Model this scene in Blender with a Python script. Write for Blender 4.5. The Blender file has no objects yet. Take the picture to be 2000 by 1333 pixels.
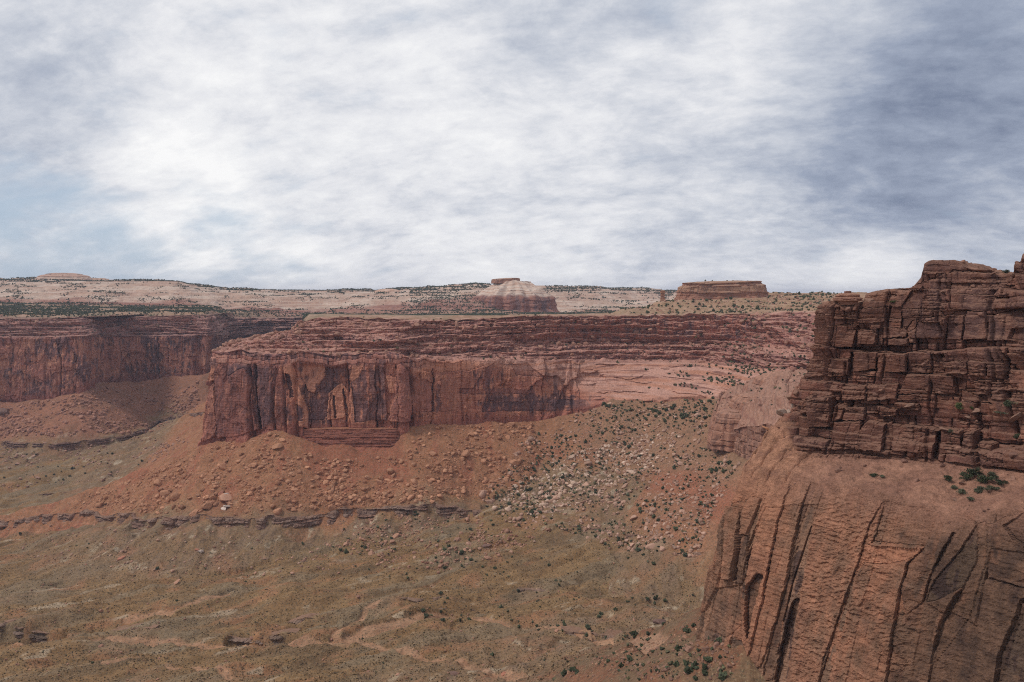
import bpy, math, random
import numpy as np
from mathutils import Vector, Matrix, Euler

random.seed(7)
RNG = np.random.RandomState(11)
S = bpy.context.scene
C = S.collection
R = math.radians

# ------------------------------------------------------------------ camera, sky, sun, exposure
FPX, V0 = 1556.0, 578.0            # focal length in photo pixels, horizon line
cam_d = bpy.data.cameras.new('camera')
cam = bpy.data.objects.new('camera', cam_d)
C.objects.link(cam)
cam_d.sensor_width = 36.0
cam_d.lens = 36.0 * FPX / 2000.0
cam_d.shift_y = -(666.5 - V0) / 2000.0
cam_d.clip_start = 0.5
cam_d.clip_end = 60000
cam.location = (0, 0, 0)
cam.rotation_euler = (R(90), 0, 0)
S.camera = cam

SUN_EL, SUN_AZ = 54.0, -104.0       # degrees; azimuth measured from +Y towards +X (negative = left)
sd = bpy.data.lights.new('sun', 'SUN')
sd.energy = 1.5
sd.angle = R(10)
sd.color = (1.0, 0.95, 0.87)
sun = bpy.data.objects.new('sun', sd)
C.objects.link(sun)
_a, _e = R(SUN_AZ), R(SUN_EL)
sdir = Vector((math.sin(_a) * math.cos(_e), math.cos(_a) * math.cos(_e), math.sin(_e)))
sun.rotation_euler = sdir.to_track_quat('Z', 'Y').to_euler()
sun.location = (0, 0, 200)

S.view_settings.view_transform = 'Standard'
S.view_settings.look = 'None'
S.view_settings.exposure = 0.30
S.view_settings.gamma = 1.0
S.render.engine = 'CYCLES'
S.cycles.max_bounces = 4
S.cycles.diffuse_bounces = 3
S.cycles.glossy_bounces = 1
S.cycles.volume_bounces = 0
S.cycles.transparent_max_bounces = 8
S.cycles.filter_width = 1.1
S.cycles.use_denoising = False


class NT:
    """small helper for building node trees"""
    def __init__(self, tree):
        self.t = tree
        tree.nodes.clear()

    def n(self, kind, **kw):
        nd = self.t.nodes.new(kind)
        for k, v in kw.items():
            setattr(nd, k, v)
        return nd

    def put(self, sock, v):
        if isinstance(v, bpy.types.NodeSocket):
            self.t.links.new(v, sock)
        elif v is not None:
            sock.default_value = v

    def math(self, op, a, b=None, c=None, clamp=False):
        nd = self.n('ShaderNodeMath', operation=op, use_clamp=clamp)
        self.put(nd.inputs[0], a)
        if b is not None:
            self.put(nd.inputs[1], b)
        if c is not None:
            self.put(nd.inputs[2], c)
        return nd.outputs[0]

    def vmath(self, op, a, b=None, scale=None):
        nd = self.n('ShaderNodeVectorMath', operation=op)
        self.put(nd.inputs[0], a)
        if b is not None:
            self.put(nd.inputs[1], b)
        if scale is not None:
            self.put(nd.inputs['Scale'], scale)
        return nd

    def noise(self, vec, scale, detail=5, rough=0.55, dist=0.0):
        nd = self.n('ShaderNodeTexNoise')
        self.put(nd.inputs['Vector'], vec)
        nd.inputs['Scale'].default_value = scale
        nd.inputs['Detail'].default_value = detail
        nd.inputs['Roughness'].default_value = rough
        nd.inputs['Distortion'].default_value = dist
        return nd.outputs['Fac']

    def ramp(self, fac, stops, interp='LINEAR'):
        nd = self.n('ShaderNodeValToRGB')
        nd.color_ramp.interpolation = interp
        e = nd.color_ramp.elements
        while len(e) < len(stops):
            e.new(0.5)
        for i, (p, c) in enumerate(stops):
            e[i].position = p
            e[i].color = (c[0], c[1], c[2], 1) if not isinstance(c, float) else (c, c, c, 1)
        self.put(nd.inputs[0], fac)
        return nd.outputs[0]

    def rng(self, v, a, b, c, d, smooth=True):
        nd = self.n('ShaderNodeMapRange')
        if smooth:
            nd.interpolation_type = 'SMOOTHSTEP'
        self.put(nd.inputs[0], v)
        for i, x in enumerate((a, b, c, d)):
            nd.inputs[i + 1].default_value = x
        return nd.outputs[0]

    def mix(self, f, a, b, blend='MIX'):
        nd = self.n('ShaderNodeMix', data_type='RGBA', blend_type=blend)
        self.put(nd.inputs[0], f)
        self.put(nd.inputs[6], a)
        self.put(nd.inputs[7], b)
        return nd.outputs[2]


def pixdir(u, v):
    return Vector(((u - 1000) / FPX, 1.0, (V0 - v) / FPX)).normalized()


def build_sky():
    w = bpy.data.worlds.new('World')
    S.world = w
    w.use_nodes = True
    t = NT(w.node_tree)
    tc = t.n('ShaderNodeTexCoord')
    d = tc.outputs['Generated']
    sky = t.n('ShaderNodeTexSky', sky_type='NISHITA', sun_disc=False)
    sky.sun_elevation = R(SUN_EL)
    sky.sun_rotation = R(SUN_AZ)
    sky.air_density = 1.0
    sky.dust_density = 1.0
    sp = t.n('ShaderNodeSeparateXYZ')
    t.put(sp.inputs[0], d)
    z = t.math('MAXIMUM', sp.outputs[2], 0.0)
    den = t.math('ADD', z, 0.40)
    cb = t.n('ShaderNodeCombineXYZ')
    t.put(cb.inputs[0], t.math('DIVIDE', sp.outputs[0], den))
    t.put(cb.inputs[1], t.math('DIVIDE', sp.outputs[1], den))
    rot = t.n('ShaderNodeVectorRotate', rotation_type='Z_AXIS')
    t.put(rot.inputs['Vector'], cb.outputs[0])
    rot.inputs['Angle'].default_value = R(14)
    st = t.vmath('MULTIPLY', rot.outputs[0], (1.0, 1.3, 1.0)).outputs[0]
    wv = t.n('ShaderNodeTexNoise'); t.put(wv.inputs['Vector'], st); wv.inputs['Scale'].default_value = 2.2; wv.inputs['Detail'].default_value = 4
    st = t.vmath('ADD', st, t.vmath('SCALE', t.vmath('SUBTRACT', wv.outputs['Color'], (0.5, 0.5, 0.5)).outputs[0], scale=0.13).outputs[0]).outputs[0]
    big = t.noise(st, 1.9, 4, 0.5, 0.0)
    mid = t.noise(st, 5.2, 7, 0.56, 0.0)
    fine = t.noise(st, 17.0, 9, 0.66, 0.0)
    wisp = t.noise(t.vmath('MULTIPLY', st, (0.95, 1.15, 1.0)).outputs[0], 10.0, 10, 0.66, 0.0)

    def blob(u, v, r0, r1):
        dt = t.vmath('DOT_PRODUCT', d, tuple(pixdir(u, v))).outputs['Value']
        return t.rng(dt, math.cos(R(r1)), math.cos(R(r0)), 0.0, 1.0)

    b = t.math('MULTIPLY_ADD', t.math('SUBTRACT', big, 0.5), 0.52, 0.675)
    b = t.math('MULTIPLY_ADD', t.math('SUBTRACT', mid, 0.5), 0.52, b)
    b = t.math('MULTIPLY_ADD', t.math('SUBTRACT', fine, 0.5), 0.40, b)
    b = t.math('MULTIPLY_ADD', t.math('SUBTRACT', wisp, 0.5), 0.34, b)
    b = t.math('ADD', b, t.rng(sp.outputs[2], 0.0, 0.13, 0.15, 0.0))
    for (u, v, r0, r1, amt) in ((600, 200, 1, 19, 0.10), (330, 370, 1, 7, 0.17), (1000, 180, 1, 12, 0.07),
                                (1560, 90, 1, 8, 0.10), (2060, 250, 1, 21, -0.36), (1080, 20, 1, 9, -0.10), (40, 40, 1, 11, -0.07),
                                (1800, 300, 1, 8, -0.08), (1700, 556, 0.6, 4.6, 0.26), (1350, 470, 1, 7, -0.06), (80, 500, 1, 11, -0.10),
                                (1000, 450, 1, 5, 0.05), (1950, 430, 1, 5, 0.12)):
        b = t.math('MULTIPLY_ADD', blob(u, v, r0, r1), amt, b)
    cloud = t.ramp(b, [(0.05, (0.17, 0.21, 0.31)), (0.34, (0.34, 0.39, 0.50)), (0.58, (0.58, 0.615, 0.69)),
                       (0.78, (0.81, 0.82, 0.855)), (1.0, (0.99, 0.99, 0.99))])
    # gaps of blue, mostly low on the left
    gap = t.math('MULTIPLY', blob(40, 535, 1.5, 10), 1.05)
    gap = t.math('MULTIPLY_ADD', blob(470, 545, 1, 9), 0.62, gap)
    gap = t.math('MULTIPLY_ADD', blob(540, 96, 0.3, 2.2), 0.4, gap)
    gap = t.math('MULTIPLY_ADD', t.math('SUBTRACT', mid, 0.5), -2.6, t.math('SUBTRACT', gap, 0.0))
    gap = t.math('MULTIPLY', t.rng(gap, 0.20, 1.35, 0.0, 0.80), 1.0)
    skyc = t.vmath('MULTIPLY', sky.outputs[0], (0.095, 0.10, 0.105)).outputs[0]
    skyc = t.mix(0.85, skyc, (0.47, 0.585, 0.72, 1))
    col = t.mix(gap, cloud, skyc)
    col = t.vmath('SCALE', col, scale=t.rng(sp.outputs[2], 0.36, 0.75, 0.80, 0.52)).outputs[0]  # sky overhead, out of view, dimmed to raise the sun's contrast
    bg = t.n('ShaderNodeBackground')
    t.put(bg.inputs[0], col)
    bg.inputs[1].default_value = 1.0
    out = t.n('ShaderNodeOutputWorld')
    t.t.links.new(bg.outputs[0], out.inputs[0])


build_sky()

# ------------------------------------------------------------------ noise in numpy
_tab = np.random.RandomState(5).randint(0, 2**31, 4096).astype(np.int64)
_g2 = np.random.RandomState(6).randn(256, 2).astype(np.float32)
_g2 /= np.linalg.norm(_g2, axis=1)[:, None]
_g3 = np.random.RandomState(8).randn(256, 3).astype(np.float32)
_g3 /= np.linalg.norm(_g3, axis=1)[:, None]


def ih(*ks):
    """integer hash of arrays -> int64"""
    h = np.int64(1013904223)
    for k in ks:
        h = (h ^ np.asarray(k, dtype=np.int64)) * np.int64(0x27D4EB2D) & np.int64(0xFFFFFFFF)
        h = (h ^ (h >> 15)) * np.int64(0x2C1B3C6D) & np.int64(0xFFFFFFFF)
        h = h ^ (h >> 13)
    return h


def h01(*ks):
    return ((ih(*ks) & 0xFFFFFF).astype(np.float32)) / np.float32(0xFFFFFF)


def n2(x, y, seed=0):
    x = np.asarray(x, np.float32); y = np.asarray(y, np.float32)
    x, y = np.broadcast_arrays(x, y)
    xi = np.floor(x); yi = np.floor(y)
    fx = x - xi; fy = y - yi
    xi = xi.astype(np.int64); yi = yi.astype(np.int64)
    u = fx * fx * fx * (fx * (fx * 6 - 15) + 10); v = fy * fy * fy * (fy * (fy * 6 - 15) + 10)

    def g(ix, iy, dx, dy):
        gr = _g2[ih(ix, iy, seed) & 255]
        return gr[..., 0] * dx + gr[..., 1] * dy
    a = g(xi, yi, fx, fy); b = g(xi + 1, yi, fx - 1, fy)
    c = g(xi, yi + 1, fx, fy - 1); d = g(xi + 1, yi + 1, fx - 1, fy - 1)
    return ((a + (b - a) * u) * (1 - v) + (c + (d - c) * u) * v) * 1.5


def fbm(x, y, seed=0, oct=5, gain=0.5, lac=2.03):
    t = 0; a = 1.0; s = 0; f = 1.0
    for i in range(oct):
        t = t + a * n2(x * f + i * 17.3, y * f - i * 9.1, seed + i * 31)
        s += a; a *= gain; f *= lac
    return t / s * 1.35


def ridged(x, y, seed=0, oct=4):
    t = 0; a = 1.0; s = 0; f = 1.0
    for i in range(oct):
        t = t + a * (1 - np.abs(n2(x * f + i * 7.7, y * f + i * 3.1, seed + i * 13)) * 1.6)
        s += a; a *= 0.5; f *= 2.1
    return t / s


def sst(a, b, x):
    t = np.clip((x - a) / (b - a), 0, 1)
    return t * t * (3 - 2 * t)


def mixc(a, b, t):
    a = np.asarray(a, np.float32); b = np.asarray(b, np.float32)
    t = np.asarray(t, np.float32)[..., None]
    return a * (1 - t) + b * t


def cell1d(x, w, seed):
    """jittered cells along x: index, distance to nearest edge, fraction inside"""
    q = x / w
    i = np.floor(q).astype(np.int64)

    def bd(k):
        return k + 0.72 * (h01(k, seed) - 0.5)
    b0 = bd(i); b1 = bd(i + 1)
    lo = q < b0; hi = q >= b1
    i = np.where(lo, i - 1, np.where(hi, i + 1, i))
    b0 = bd(i); b1 = bd(i + 1)
    e0 = (q - b0) * w; e1 = (b1 - q) * w
    return i, e0, e1, (q - b0) / np.maximum(b1 - b0, 1e-4)


def blocky(s, z, seed, lt, bw, amp, rw, gap=0.0, lay=1.0, til=1.0, warp=1.0):
    """bedded, jointed rock: outward displacement, and the crack distance"""
    zw = z + warp * (0.55 * lt * n2(s / (5 * bw), z / (6 * lt), seed + 3) + 0.12 * lt * n2(s / (0.8 * bw), z / lt, seed + 4))
    L, e0, e1, fz = cell1d(zw, lt, seed)
    sw = s + 0.13 * bw * n2(s / (1.7 * bw), z / (1.2 * lt), seed + 9) + (h01(L, seed + 40) - 0.5) * bw
    wl = bw * (0.55 + 1.5 * h01(L, seed + 1) ** 2)
    B, f0, f1, fs = cell1d(sw, wl, L * 7 + seed)
    offL = (h01(L, seed + 2) - 0.5) * lay
    offB = (h01(B, L, seed + 5) - 0.5)
    tilt = (h01(B, L, seed + 6) - 0.5) * (fs - 0.5) * 1.1 + (h01(B, L, seed + 7) - 0.55) * (fz - 0.5) * 0.8
    ez = np.minimum(e0, e1); es = np.minimum(f0, f1)
    rz = np.clip(1 - ez / rw, 0, 1) ** 2
    rs = np.clip(1 - es / rw, 0, 1) ** 2
    D = amp * (1.1 * offL + offB + til * tilt) - 0.55 * rw * np.maximum(rz, rs)
    if gap:
        open_ = (h01(B, L, seed + 8) > 0.62)
        D = D - gap * np.exp(-(es / (0.16 * rw + 0.22)) ** 2) * open_
        D = D - 0.8 * gap * np.exp(-(ez / (0.12 * rw + 0.16)) ** 2) * (h01(L, seed + 12) > 0.35)
    return D.astype(np.float32), 0.5 * (e0 - e1), L, B


def jointed(s, z, seed, w, amp, fis, shear=0.0, wob=1.0, rnd=0.25):
    """massive wall split by long upright joints"""
    q = s + shear * z + wob * (0.16 * w * n2(s / (2 * w), z / 40, seed) + 0.05 * w * n2(s / w, z / 9, seed + 1))
    B, f0, f1, fs = cell1d(q, w, seed)
    es = np.minimum(f0, f1)
    D = amp * (h01(B, seed + 2) - 0.5) * 1.5 + amp * (h01(B, seed + 3) - 0.5) * (fs - 0.5) * 1.6
    D = D - rnd * amp * np.clip(1 - es / (0.14 * w), 0, 1) ** 2
    # some columns end part way up
    zc = (h01(B, seed + 4) - 0.2) * 90
    fw = (h01(B, seed + 5) > 0.42)
    D = D - fis * np.exp(-(f0 / (0.030 * w + 0.35)) ** 2) * fw
    return D.astype(np.float32), es, B


# ------------------------------------------------------------------ mesh and material helpers
def P(u, v, Y):
    return ((u - 1000) / FPX * Y, Y, (V0 - v) / FPX * Y)


def tag(o, label=None, cat=None, group=None, kind=None):
    if label: o['label'] = label
    if cat: o['category'] = cat
    if group: o['group'] = group
    if kind: o['kind'] = kind
    return o


def empty(name, loc=(0, 0, 0)):
    o = bpy.data.objects.new(name, None)
    o.empty_display_size = 1
    o.location = loc
    C.objects.link(o)
    return o


def raw_mesh(name, verts, faces, cols=None, mat=None, parent=None, smooth=False):
    """verts (N,3), faces (M,k) constant k"""
    verts = np.ascontiguousarray(verts, np.float32)
    faces = np.ascontiguousarray(faces, np.int32)
    me = bpy.data.meshes.new(name)
    k = faces.shape[1]
    me.vertices.add(len(verts))
    me.vertices.foreach_set('co', verts.ravel())
    me.loops.add(faces.size)
    me.loops.foreach_set('vertex_index', faces.ravel())
    me.polygons.add(len(faces))
    me.polygons.foreach_set('loop_start', np.arange(0, faces.size, k, dtype=np.int32))
    if smooth:
        me.polygons.foreach_set('use_smooth', np.ones(len(faces), bool))
    me.update(calc_edges=True)
    if not smooth:
        me.shade_flat()
    if cols is not None:
        at = me.color_attributes.new('Col', 'FLOAT_COLOR', 'POINT')
        c4 = np.ones((len(verts), 4), np.float32)
        c4[:, :3] = cols
        at.data.foreach_set('color', c4.ravel())
    if mat:
        me.materials.append(mat)
    o = bpy.data.objects.new(name, me)
    C.objects.link(o)
    if parent:
        o.parent = parent
        o.matrix_parent_inverse = Matrix.Translation(-Vector(parent.location))
    return o


def grid_mesh(name, V, col=None, mat=None, parent=None, smooth=False, mask=None, flip=False, wrap=False):
    r, c = V.shape[:2]
    idx = np.arange(r * c).reshape(r, c)
    if wrap:
        idx = np.concatenate([idx, idx[:, :1]], 1)
    a, b, d, e = idx[:-1, :-1], idx[:-1, 1:], idx[1:, 1:], idx[1:, :-1]
    F = np.stack([a, e, d, b] if flip else [a, b, d, e], -1).reshape(-1, 4)
    if mask is not None:
        F = F[mask.reshape(-1)]
    return raw_mesh(name, V.reshape(-1, 3), F, None if col is None else col.reshape(-1, 3), mat, parent, smooth)


def rock_mat(name, grain=0.6, var=0.35, bump=0.6, coarse=0.12, rough=0.95, streak=0.0, tuft=None):
    """vertex colour of the rock broken up by several sizes of procedural noise, with bump"""
    m = bpy.data.materials.new(name)
    m.use_nodes = True
    t = NT(m.node_tree)
    at = t.n('ShaderNodeVertexColor', layer_name='Col')
    geo = t.n('ShaderNodeNewGeometry')
    pos = geo.outputs['Position']
    a = t.noise(pos, grain, 6, 0.65)
    b = t.noise(pos, coarse, 5, 0.6, 0.4)
    f = t.math('ADD', t.math('MULTIPLY', a, 0.6), t.math('MULTIPLY', b, 0.4))
    k = t.rng(f, 0.32, 0.68, 1.0 - var, 1.0 + var, False)
    col = t.vmath('SCALE', at.outputs[0], scale=k).outputs[0]
    if streak:
        sv = t.vmath('MULTIPLY', pos, (0.55, 0.55, 0.035)).outputs[0]
        s1 = t.noise(sv, 0.9, 5, 0.6, 0.3)
        ks = t.rng(s1, 0.35, 0.65, 1.0 - streak, 1.0 + streak * 0.7)
        col = t.vmath('SCALE', col, scale=ks).outputs[0]
    if tuft:
        tv = t.noise(pos, tuft[0], 3, 0.7)
        col = t.mix(t.rng(tv, 0.50, 0.66, 0.0, tuft[1]), col, tuft[2])
        tv2 = t.noise(pos, tuft[0] * 1.7, 3, 0.7)
        col = t.mix(t.rng(tv2, 0.54, 0.70, 0.0, tuft[1]), col, tuft[3])
    bs = t.n('ShaderNodeBsdfPrincipled')
    bs.inputs['Roughness'].default_value = rough
    bs.inputs['Specular IOR Level'].default_value = 0.15
    t.put(bs.inputs['Base Color'], col)
    bp = t.n('ShaderNodeBump')
    bp.inputs['Strength'].default_value = bump
    bp.inputs['Distance'].default_value = 1.0
    t.put(bp.inputs['Height'], f)
    t.t.links.new(bp.outputs[0], bs.inputs['Normal'])
    out = t.n('ShaderNodeOutputMaterial')
    t.t.links.new(bs.outputs[0], out.inputs[0])
    return m


# ------------------------------------------------------------------ lofted cliffs
def smooth1(A, k):
    if k < 1:
        return A
    w = np.exp(-0.5 * (np.arange(-3 * k, 3 * k + 1) / k) ** 2)
    w /= w.sum()
    p = np.concatenate([np.repeat(A[:1], 3 * k, 0), A, np.repeat(A[-1:], 3 * k, 0)], 0)
    out = np.zeros_like(A)
    for i, wi in enumerate(w):
        out += wi * p[i:i + len(A)]
    return out


def loft(rows, ref, ds, dt, kinds, sm=3, smrow=None, wsm=2):
    """rows: lists of (k, x, y, z), bottom to top or top to bottom; columns run along k.
    kinds: one name per interval between rows.  Returns base points, s, weights, normals, row starts."""
    kmin = min(r[0][0] for r in rows); kmax = max(r[-1][0] for r in rows)
    kk = np.linspace(kmin, kmax, 4000)

    def ev(r, q):
        a = np.array(r, float)
        return np.stack([np.interp(q, a[:, 0], a[:, i]) for i in (1, 2, 3)], -1)
    rp = ev(rows[ref], kk)
    L = np.concatenate([[0], np.cumsum(np.linalg.norm(np.diff(rp[:, :2], axis=0), axis=1))])
    ns = int(L[-1] / ds)
    sk = np.interp(np.linspace(0, L[-1], ns), L, kk)
    sarr = np.linspace(0, L[-1], ns)
    RP = [smooth1(ev(r, sk), (smrow or {}).get(i, sm)) for i, r in enumerate(rows)]
    tang = smooth1(np.gradient(smooth1(RP[ref], 4), axis=0), max(4, int(7 / ds)))[:, :2]
    tang /= np.linalg.norm(tang, axis=1)[:, None] + 1e-9
    nrm = np.stack([tang[:, 1], -tang[:, 0]], -1)
    out = []; W = {k: [] for k in set(kinds)}; starts = [0]
    rowidx = []
    for i in range(len(RP) - 1):
        seg = np.linalg.norm(RP[i + 1] - RP[i], axis=1)
        n = max(2, int(np.percentile(seg, 70) / (dt[i] if isinstance(dt, (list, tuple)) else dt)))
        tt = np.arange(n) / n
        if i == len(RP) - 2:
            tt = np.linspace(0, 1, n + 1)
        for t in tt:
            out.append(RP[i] * (1 - t) + RP[i + 1] * t)
            rowidx.append(i + t)
            for k in W:
                W[k].append(1.0 if kinds[i] == k else 0.0)
        starts.append(len(out))
    B = np.array(out, np.float32)
    for k in W:
        W[k] = smooth1(np.array(W[k], np.float32)[:, None], wsm)
    return dict(B=B, s=sarr[None, :] * np.ones((len(B), 1)), k=sk[None, :] * np.ones((len(B), 1)), W=W,
                n=np.concatenate([nrm, np.zeros((ns, 1))], 1).astype(np.float32), starts=starts,
                row=np.array(rowidx)[:, None] * np.ones((1, ns)))


def blocks_on(B, polys, scale, ox, oy, seed, warp=3.0, edge=1):
    """lay out named rock panels on a wall: each polygon (as seen from the overlook) stands out or back by its own amount.
    returns displacement, panel number (0 = none), tone (nan = none), edge mask"""
    u = 1000 + FPX * B[..., 0] / B[..., 1]; v = V0 - FPX * B[..., 2] / B[..., 1]
    x = (u - ox) * scale + warp * fbm(u / 14, v / 14, seed, 4) * scale; y = (v - oy) * scale + warp * fbm(u / 14, v / 14, seed + 1, 4) * scale
    off = np.zeros(u.shape, np.float32); pid = np.zeros(u.shape, np.int32); tone = np.full(u.shape, np.nan, np.float32)
    for n, (p, o, t) in enumerate(polys):
        p = np.array(p, float)
        bb = (x >= p[:, 0].min()) & (x <= p[:, 0].max()) & (y >= p[:, 1].min()) & (y <= p[:, 1].max())
        X = x[bb]; Y = y[bb]; ins = np.zeros(X.shape, bool); j = len(p) - 1
        for i in range(len(p)):
            ins ^= ((p[i, 1] > Y) != (p[j, 1] > Y)) & (X < (p[j, 0] - p[i, 0]) * (Y - p[i, 1]) / (p[j, 1] - p[i, 1] + 1e-9) + p[i, 0]); j = i
        cx, cy = p.mean(0); w = np.ptp(p[:, 0]) + 1; h = np.ptp(p[:, 1]) + 1
        r = np.random.RandomState(seed * 100 + n)
        val = o + (0.5 + 0.25 * abs(o)) * (r.rand() - 0.5) * (X - cx) / w * 2 + (0.5 + 0.25 * abs(o)) * (r.rand() - 0.6) * (Y - cy) / h * 2
        tmp = off[bb]; tmp[ins] = val[ins]; off[bb] = tmp
        tmp = pid[bb]; tmp[ins] = n + 1; pid[bb] = tmp
        if t is not None:
            tmp = tone[bb]; tmp[ins] = t; tone[bb] = tmp
    e = np.zeros(u.shape, bool)
    e[1:] |= pid[1:] != pid[:-1]; e[:, 1:] |= pid[:, 1:] != pid[:, :-1]
    for _ in range(edge - 1):
        g = e.copy(); g[1:] |= e[:-1]; g[:, 1:] |= e[:, :-1]; e = g
    return off, pid, tone, e


def rows_px(*rows):
    return [[(k,) + P(u, v, Y) for (k, u, v, Y) in r] for r in rows]

# ------------------------------------------------------------------ colours (real surface albedo)
ORANGE = (0.54, 0.265, 0.155); REDBR = (0.31, 0.125, 0.082); VARN = (0.100, 0.066, 0.070)
PALE = (0.51, 0.315, 0.230); WHITE = (0.62, 0.49, 0.40); TALUS = (0.335, 0.155, 0.092)
GREY_ = (0.27, 0.215, 0.19); OLIVE = (0.235, 0.148, 0.082); TAN = (0.30, 0.205, 0.125)
PURPLE = (0.20, 0.105, 0.095); GREEN = (0.060, 0.070, 0.036)

# ------------------------------------------------------------------ the feet of the cliffs; talus aprons lean on them
def px(u, v, Y): return P(u, v, Y)
def pz(u, Y, z): return ((u - 1000) / FPX * Y, Y, z)

FOOT_MAIN = [pz(480, 1500, -150), pz(455, 1300, -168), pz(415, 1110, -182), px(388, 868, 1003), px(440, 860, 992), px(466, 856, 986),
             px(532, 838, 978), px(588, 856, 972), px(640, 866, 970), px(690, 868, 970), px(770, 862, 975), px(800, 832, 1000),
             px(860, 826, 1018), px(930, 824, 1035), px(1047, 820, 1065), px(1127, 806, 1072), px(1195, 782, 1055),
             px(1280, 778, 1030), px(1374, 776, 990), px(1440, 788, 925), px(1475, 812, 880)]
FOOT_SPINE = [px(388, 868, 1003), px(300, 905, 1000), px(215, 940, 998), px(130, 972, 990), px(0, 1003, 985), px(-140, 1030, 985)]
FOOT_KNOB = [px(1475, 822, 880), px(1400, 868, 850), px(1425, 880, 812), px(1455, 893, 780), px(1500, 905, 735)]
FOOT_HID = [(236, 735, -150), (330, 650, -150), (330, 560, -148), (205, 425, -140)]
FOOT_NEAR = [(205, 425, -136), (120, 362, -128), (87, 330, -126), (76, 305, -127), (80, 288, -121), (83, 277, -123), (80, 265, -131), (86, 248, -142), (104, 222, -156), (140, 190, -168), (200, 140, -175)]
FOOT_LEFT = [(-1250, 1380, -205), px(-300, 792, 1450), px(0, 781, 1497), px(90, 777, 1497), px(165, 764, 1488), px(182, 748, 1590),
             px(260, 742, 1710), px(330, 735, 1745), px(404, 727, 1732), pz(440, 1800, -150), pz(500, 2050, -150), pz(620, 2100, -150), pz(700, 1850, -155), pz(560, 1560, -150)]


def resample(poly, step=18.0, seed=0, amp=4.5):
    p = np.array(poly, float)
    L = np.concatenate([[0], np.cumsum(np.linalg.norm(np.diff(p[:, :2], axis=0), axis=1))])
    q = np.linspace(0, L[-1], max(2, int(L[-1] / step)))
    o = np.stack([np.interp(q, L, p[:, i]) for i in range(3)], -1)
    o[:, 2] += amp * n2(q / 55.0, q * 0, seed + 50) + 0.6 * amp * n2(q / 23.0, q * 0, seed + 51) - 0.3 * amp
    return o


FEET = [(resample(FOOT_MAIN, 18, 1, 4.0), 0), (resample(FOOT_SPINE, 18, 2, 3.0), 1), (resample(FOOT_KNOB + FOOT_HID, 18, 3), 2),
        (resample(FOOT_NEAR, 14, 4, 2.0), 3), (resample(FOOT_LEFT, 24, 5, 6.0), 4)]


def apron(d):
    return np.interp(d, [0, 8, 110, 160, 260, 420, 900, 3000], [0, 5.5, 70, 92, 114, 132, 168, 215])


def coarse_height(x, y):
    best = np.full(x.shape, -1e9); dist = np.full(x.shape, 1e9); who = np.zeros(x.shape, np.int8)
    wob = 1 + 0.14 * fbm(x / 60, y / 60, 71, 3)
    for pts, wid in FEET:
        for a, b in zip(pts[:-1], pts[1:]):
            ab = b[:2] - a[:2]
            l2 = ab @ ab + 1e-9
            t = np.clip(((x - a[0]) * ab[0] + (y - a[1]) * ab[1]) / l2, 0, 1)
            d = np.hypot(x - a[0] - t * ab[0], y - a[1] - t * ab[1])
            h = a[2] + t * (b[2] - a[2]) - apron(d * wob)
            m = h > best
            best = np.where(m, h, best); dist = np.where(m, d, dist); who = np.where(m, wid, who)
    return best, dist, who


# the valley floor and all the talus: one sheet
Ud = np.arange(-70, 1640, 1.6)
UU = np.concatenate([-70 - np.geomspace(4, 2600, 46)[::-1], Ud, 1640 + np.geomspace(4, 2600, 46)])
YY = [205.0]
while YY[-1] < 1800:
    y = YY[-1]
    YY.append(y + (0.8 if 300 < y < 430 else 1.25 if y < 1120 else 2.2))
YY = np.array(YY)
GU, GY = np.meshgrid(UU, YY)
GX = (GU - 1000) / FPX * GY
# slow part on every third vertex, then interpolated
cu = np.unique(np.concatenate([np.arange(0, len(UU), 3), [len(UU) - 1]])); cy = np.unique(np.concatenate([np.arange(0, len(YY), 3), [len(YY) - 1]]))
hb, hd, hw = coarse_height(GX[np.ix_(cy, cu)], GY[np.ix_(cy, cu)])


def up2(A):
    t = np.stack([np.interp(np.arange(len(UU)), cu, r) for r in A], 0)
    return np.stack([np.interp(np.arange(len(YY)), cy, t[:, j]) for j in range(t.shape[1])], 1)


H = up2(hb); D = up2(hd); WHO = hw[np.searchsorted(cy, np.arange(len(YY)), side='right') - 1][:, np.searchsorted(cu, np.arange(len(UU)), side='right') - 1]
floor_w = sst(150, 300, D)
talus_w = 1 - sst(85, 140, D)
grey_w = sst(95, 130, D) * (1 - sst(170, 290, D))
# low swells and gullies of the valley floor, all running from upper right to lower left
ra = R(28)
qx = GX * math.cos(ra) + GY * math.sin(ra); qy = -GX * math.sin(ra) + GY * math.cos(ra)
swell = 7.0 * fbm(qx / 150, qy / 46, 21, 4) + 4.2 * fbm(qx / 75, qy / 20, 22, 5)
gul = (ridged(qx / 120 + 0.6 * n2(GX / 60, GY / 60, 24), qy / 36, 23, 4) - 0.62)
H = H + floor_w * (swell - 9.5 * np.clip(gul - 0.06, 0, 1)) + grey_w * (2.4 * fbm(GX / 26, GY / 26, 25, 4) + 4.0 * (ridged(GX / 20 + 0.5 * n2(GX / 40, GY / 40, 30), GY / 70, 20, 3) - 0.6))
H = H + talus_w * (2.4 * (ridged(GX / 34, GY / 120, 19, 3) - 0.6) + 1.6 * fbm(GX / 18, GY / 18, 26, 5) + 2.6 * fbm(GX / 55, GY / 55, 29, 3)) + 0.45 * fbm(GX / 6, GY / 6, 27, 3)


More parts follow.
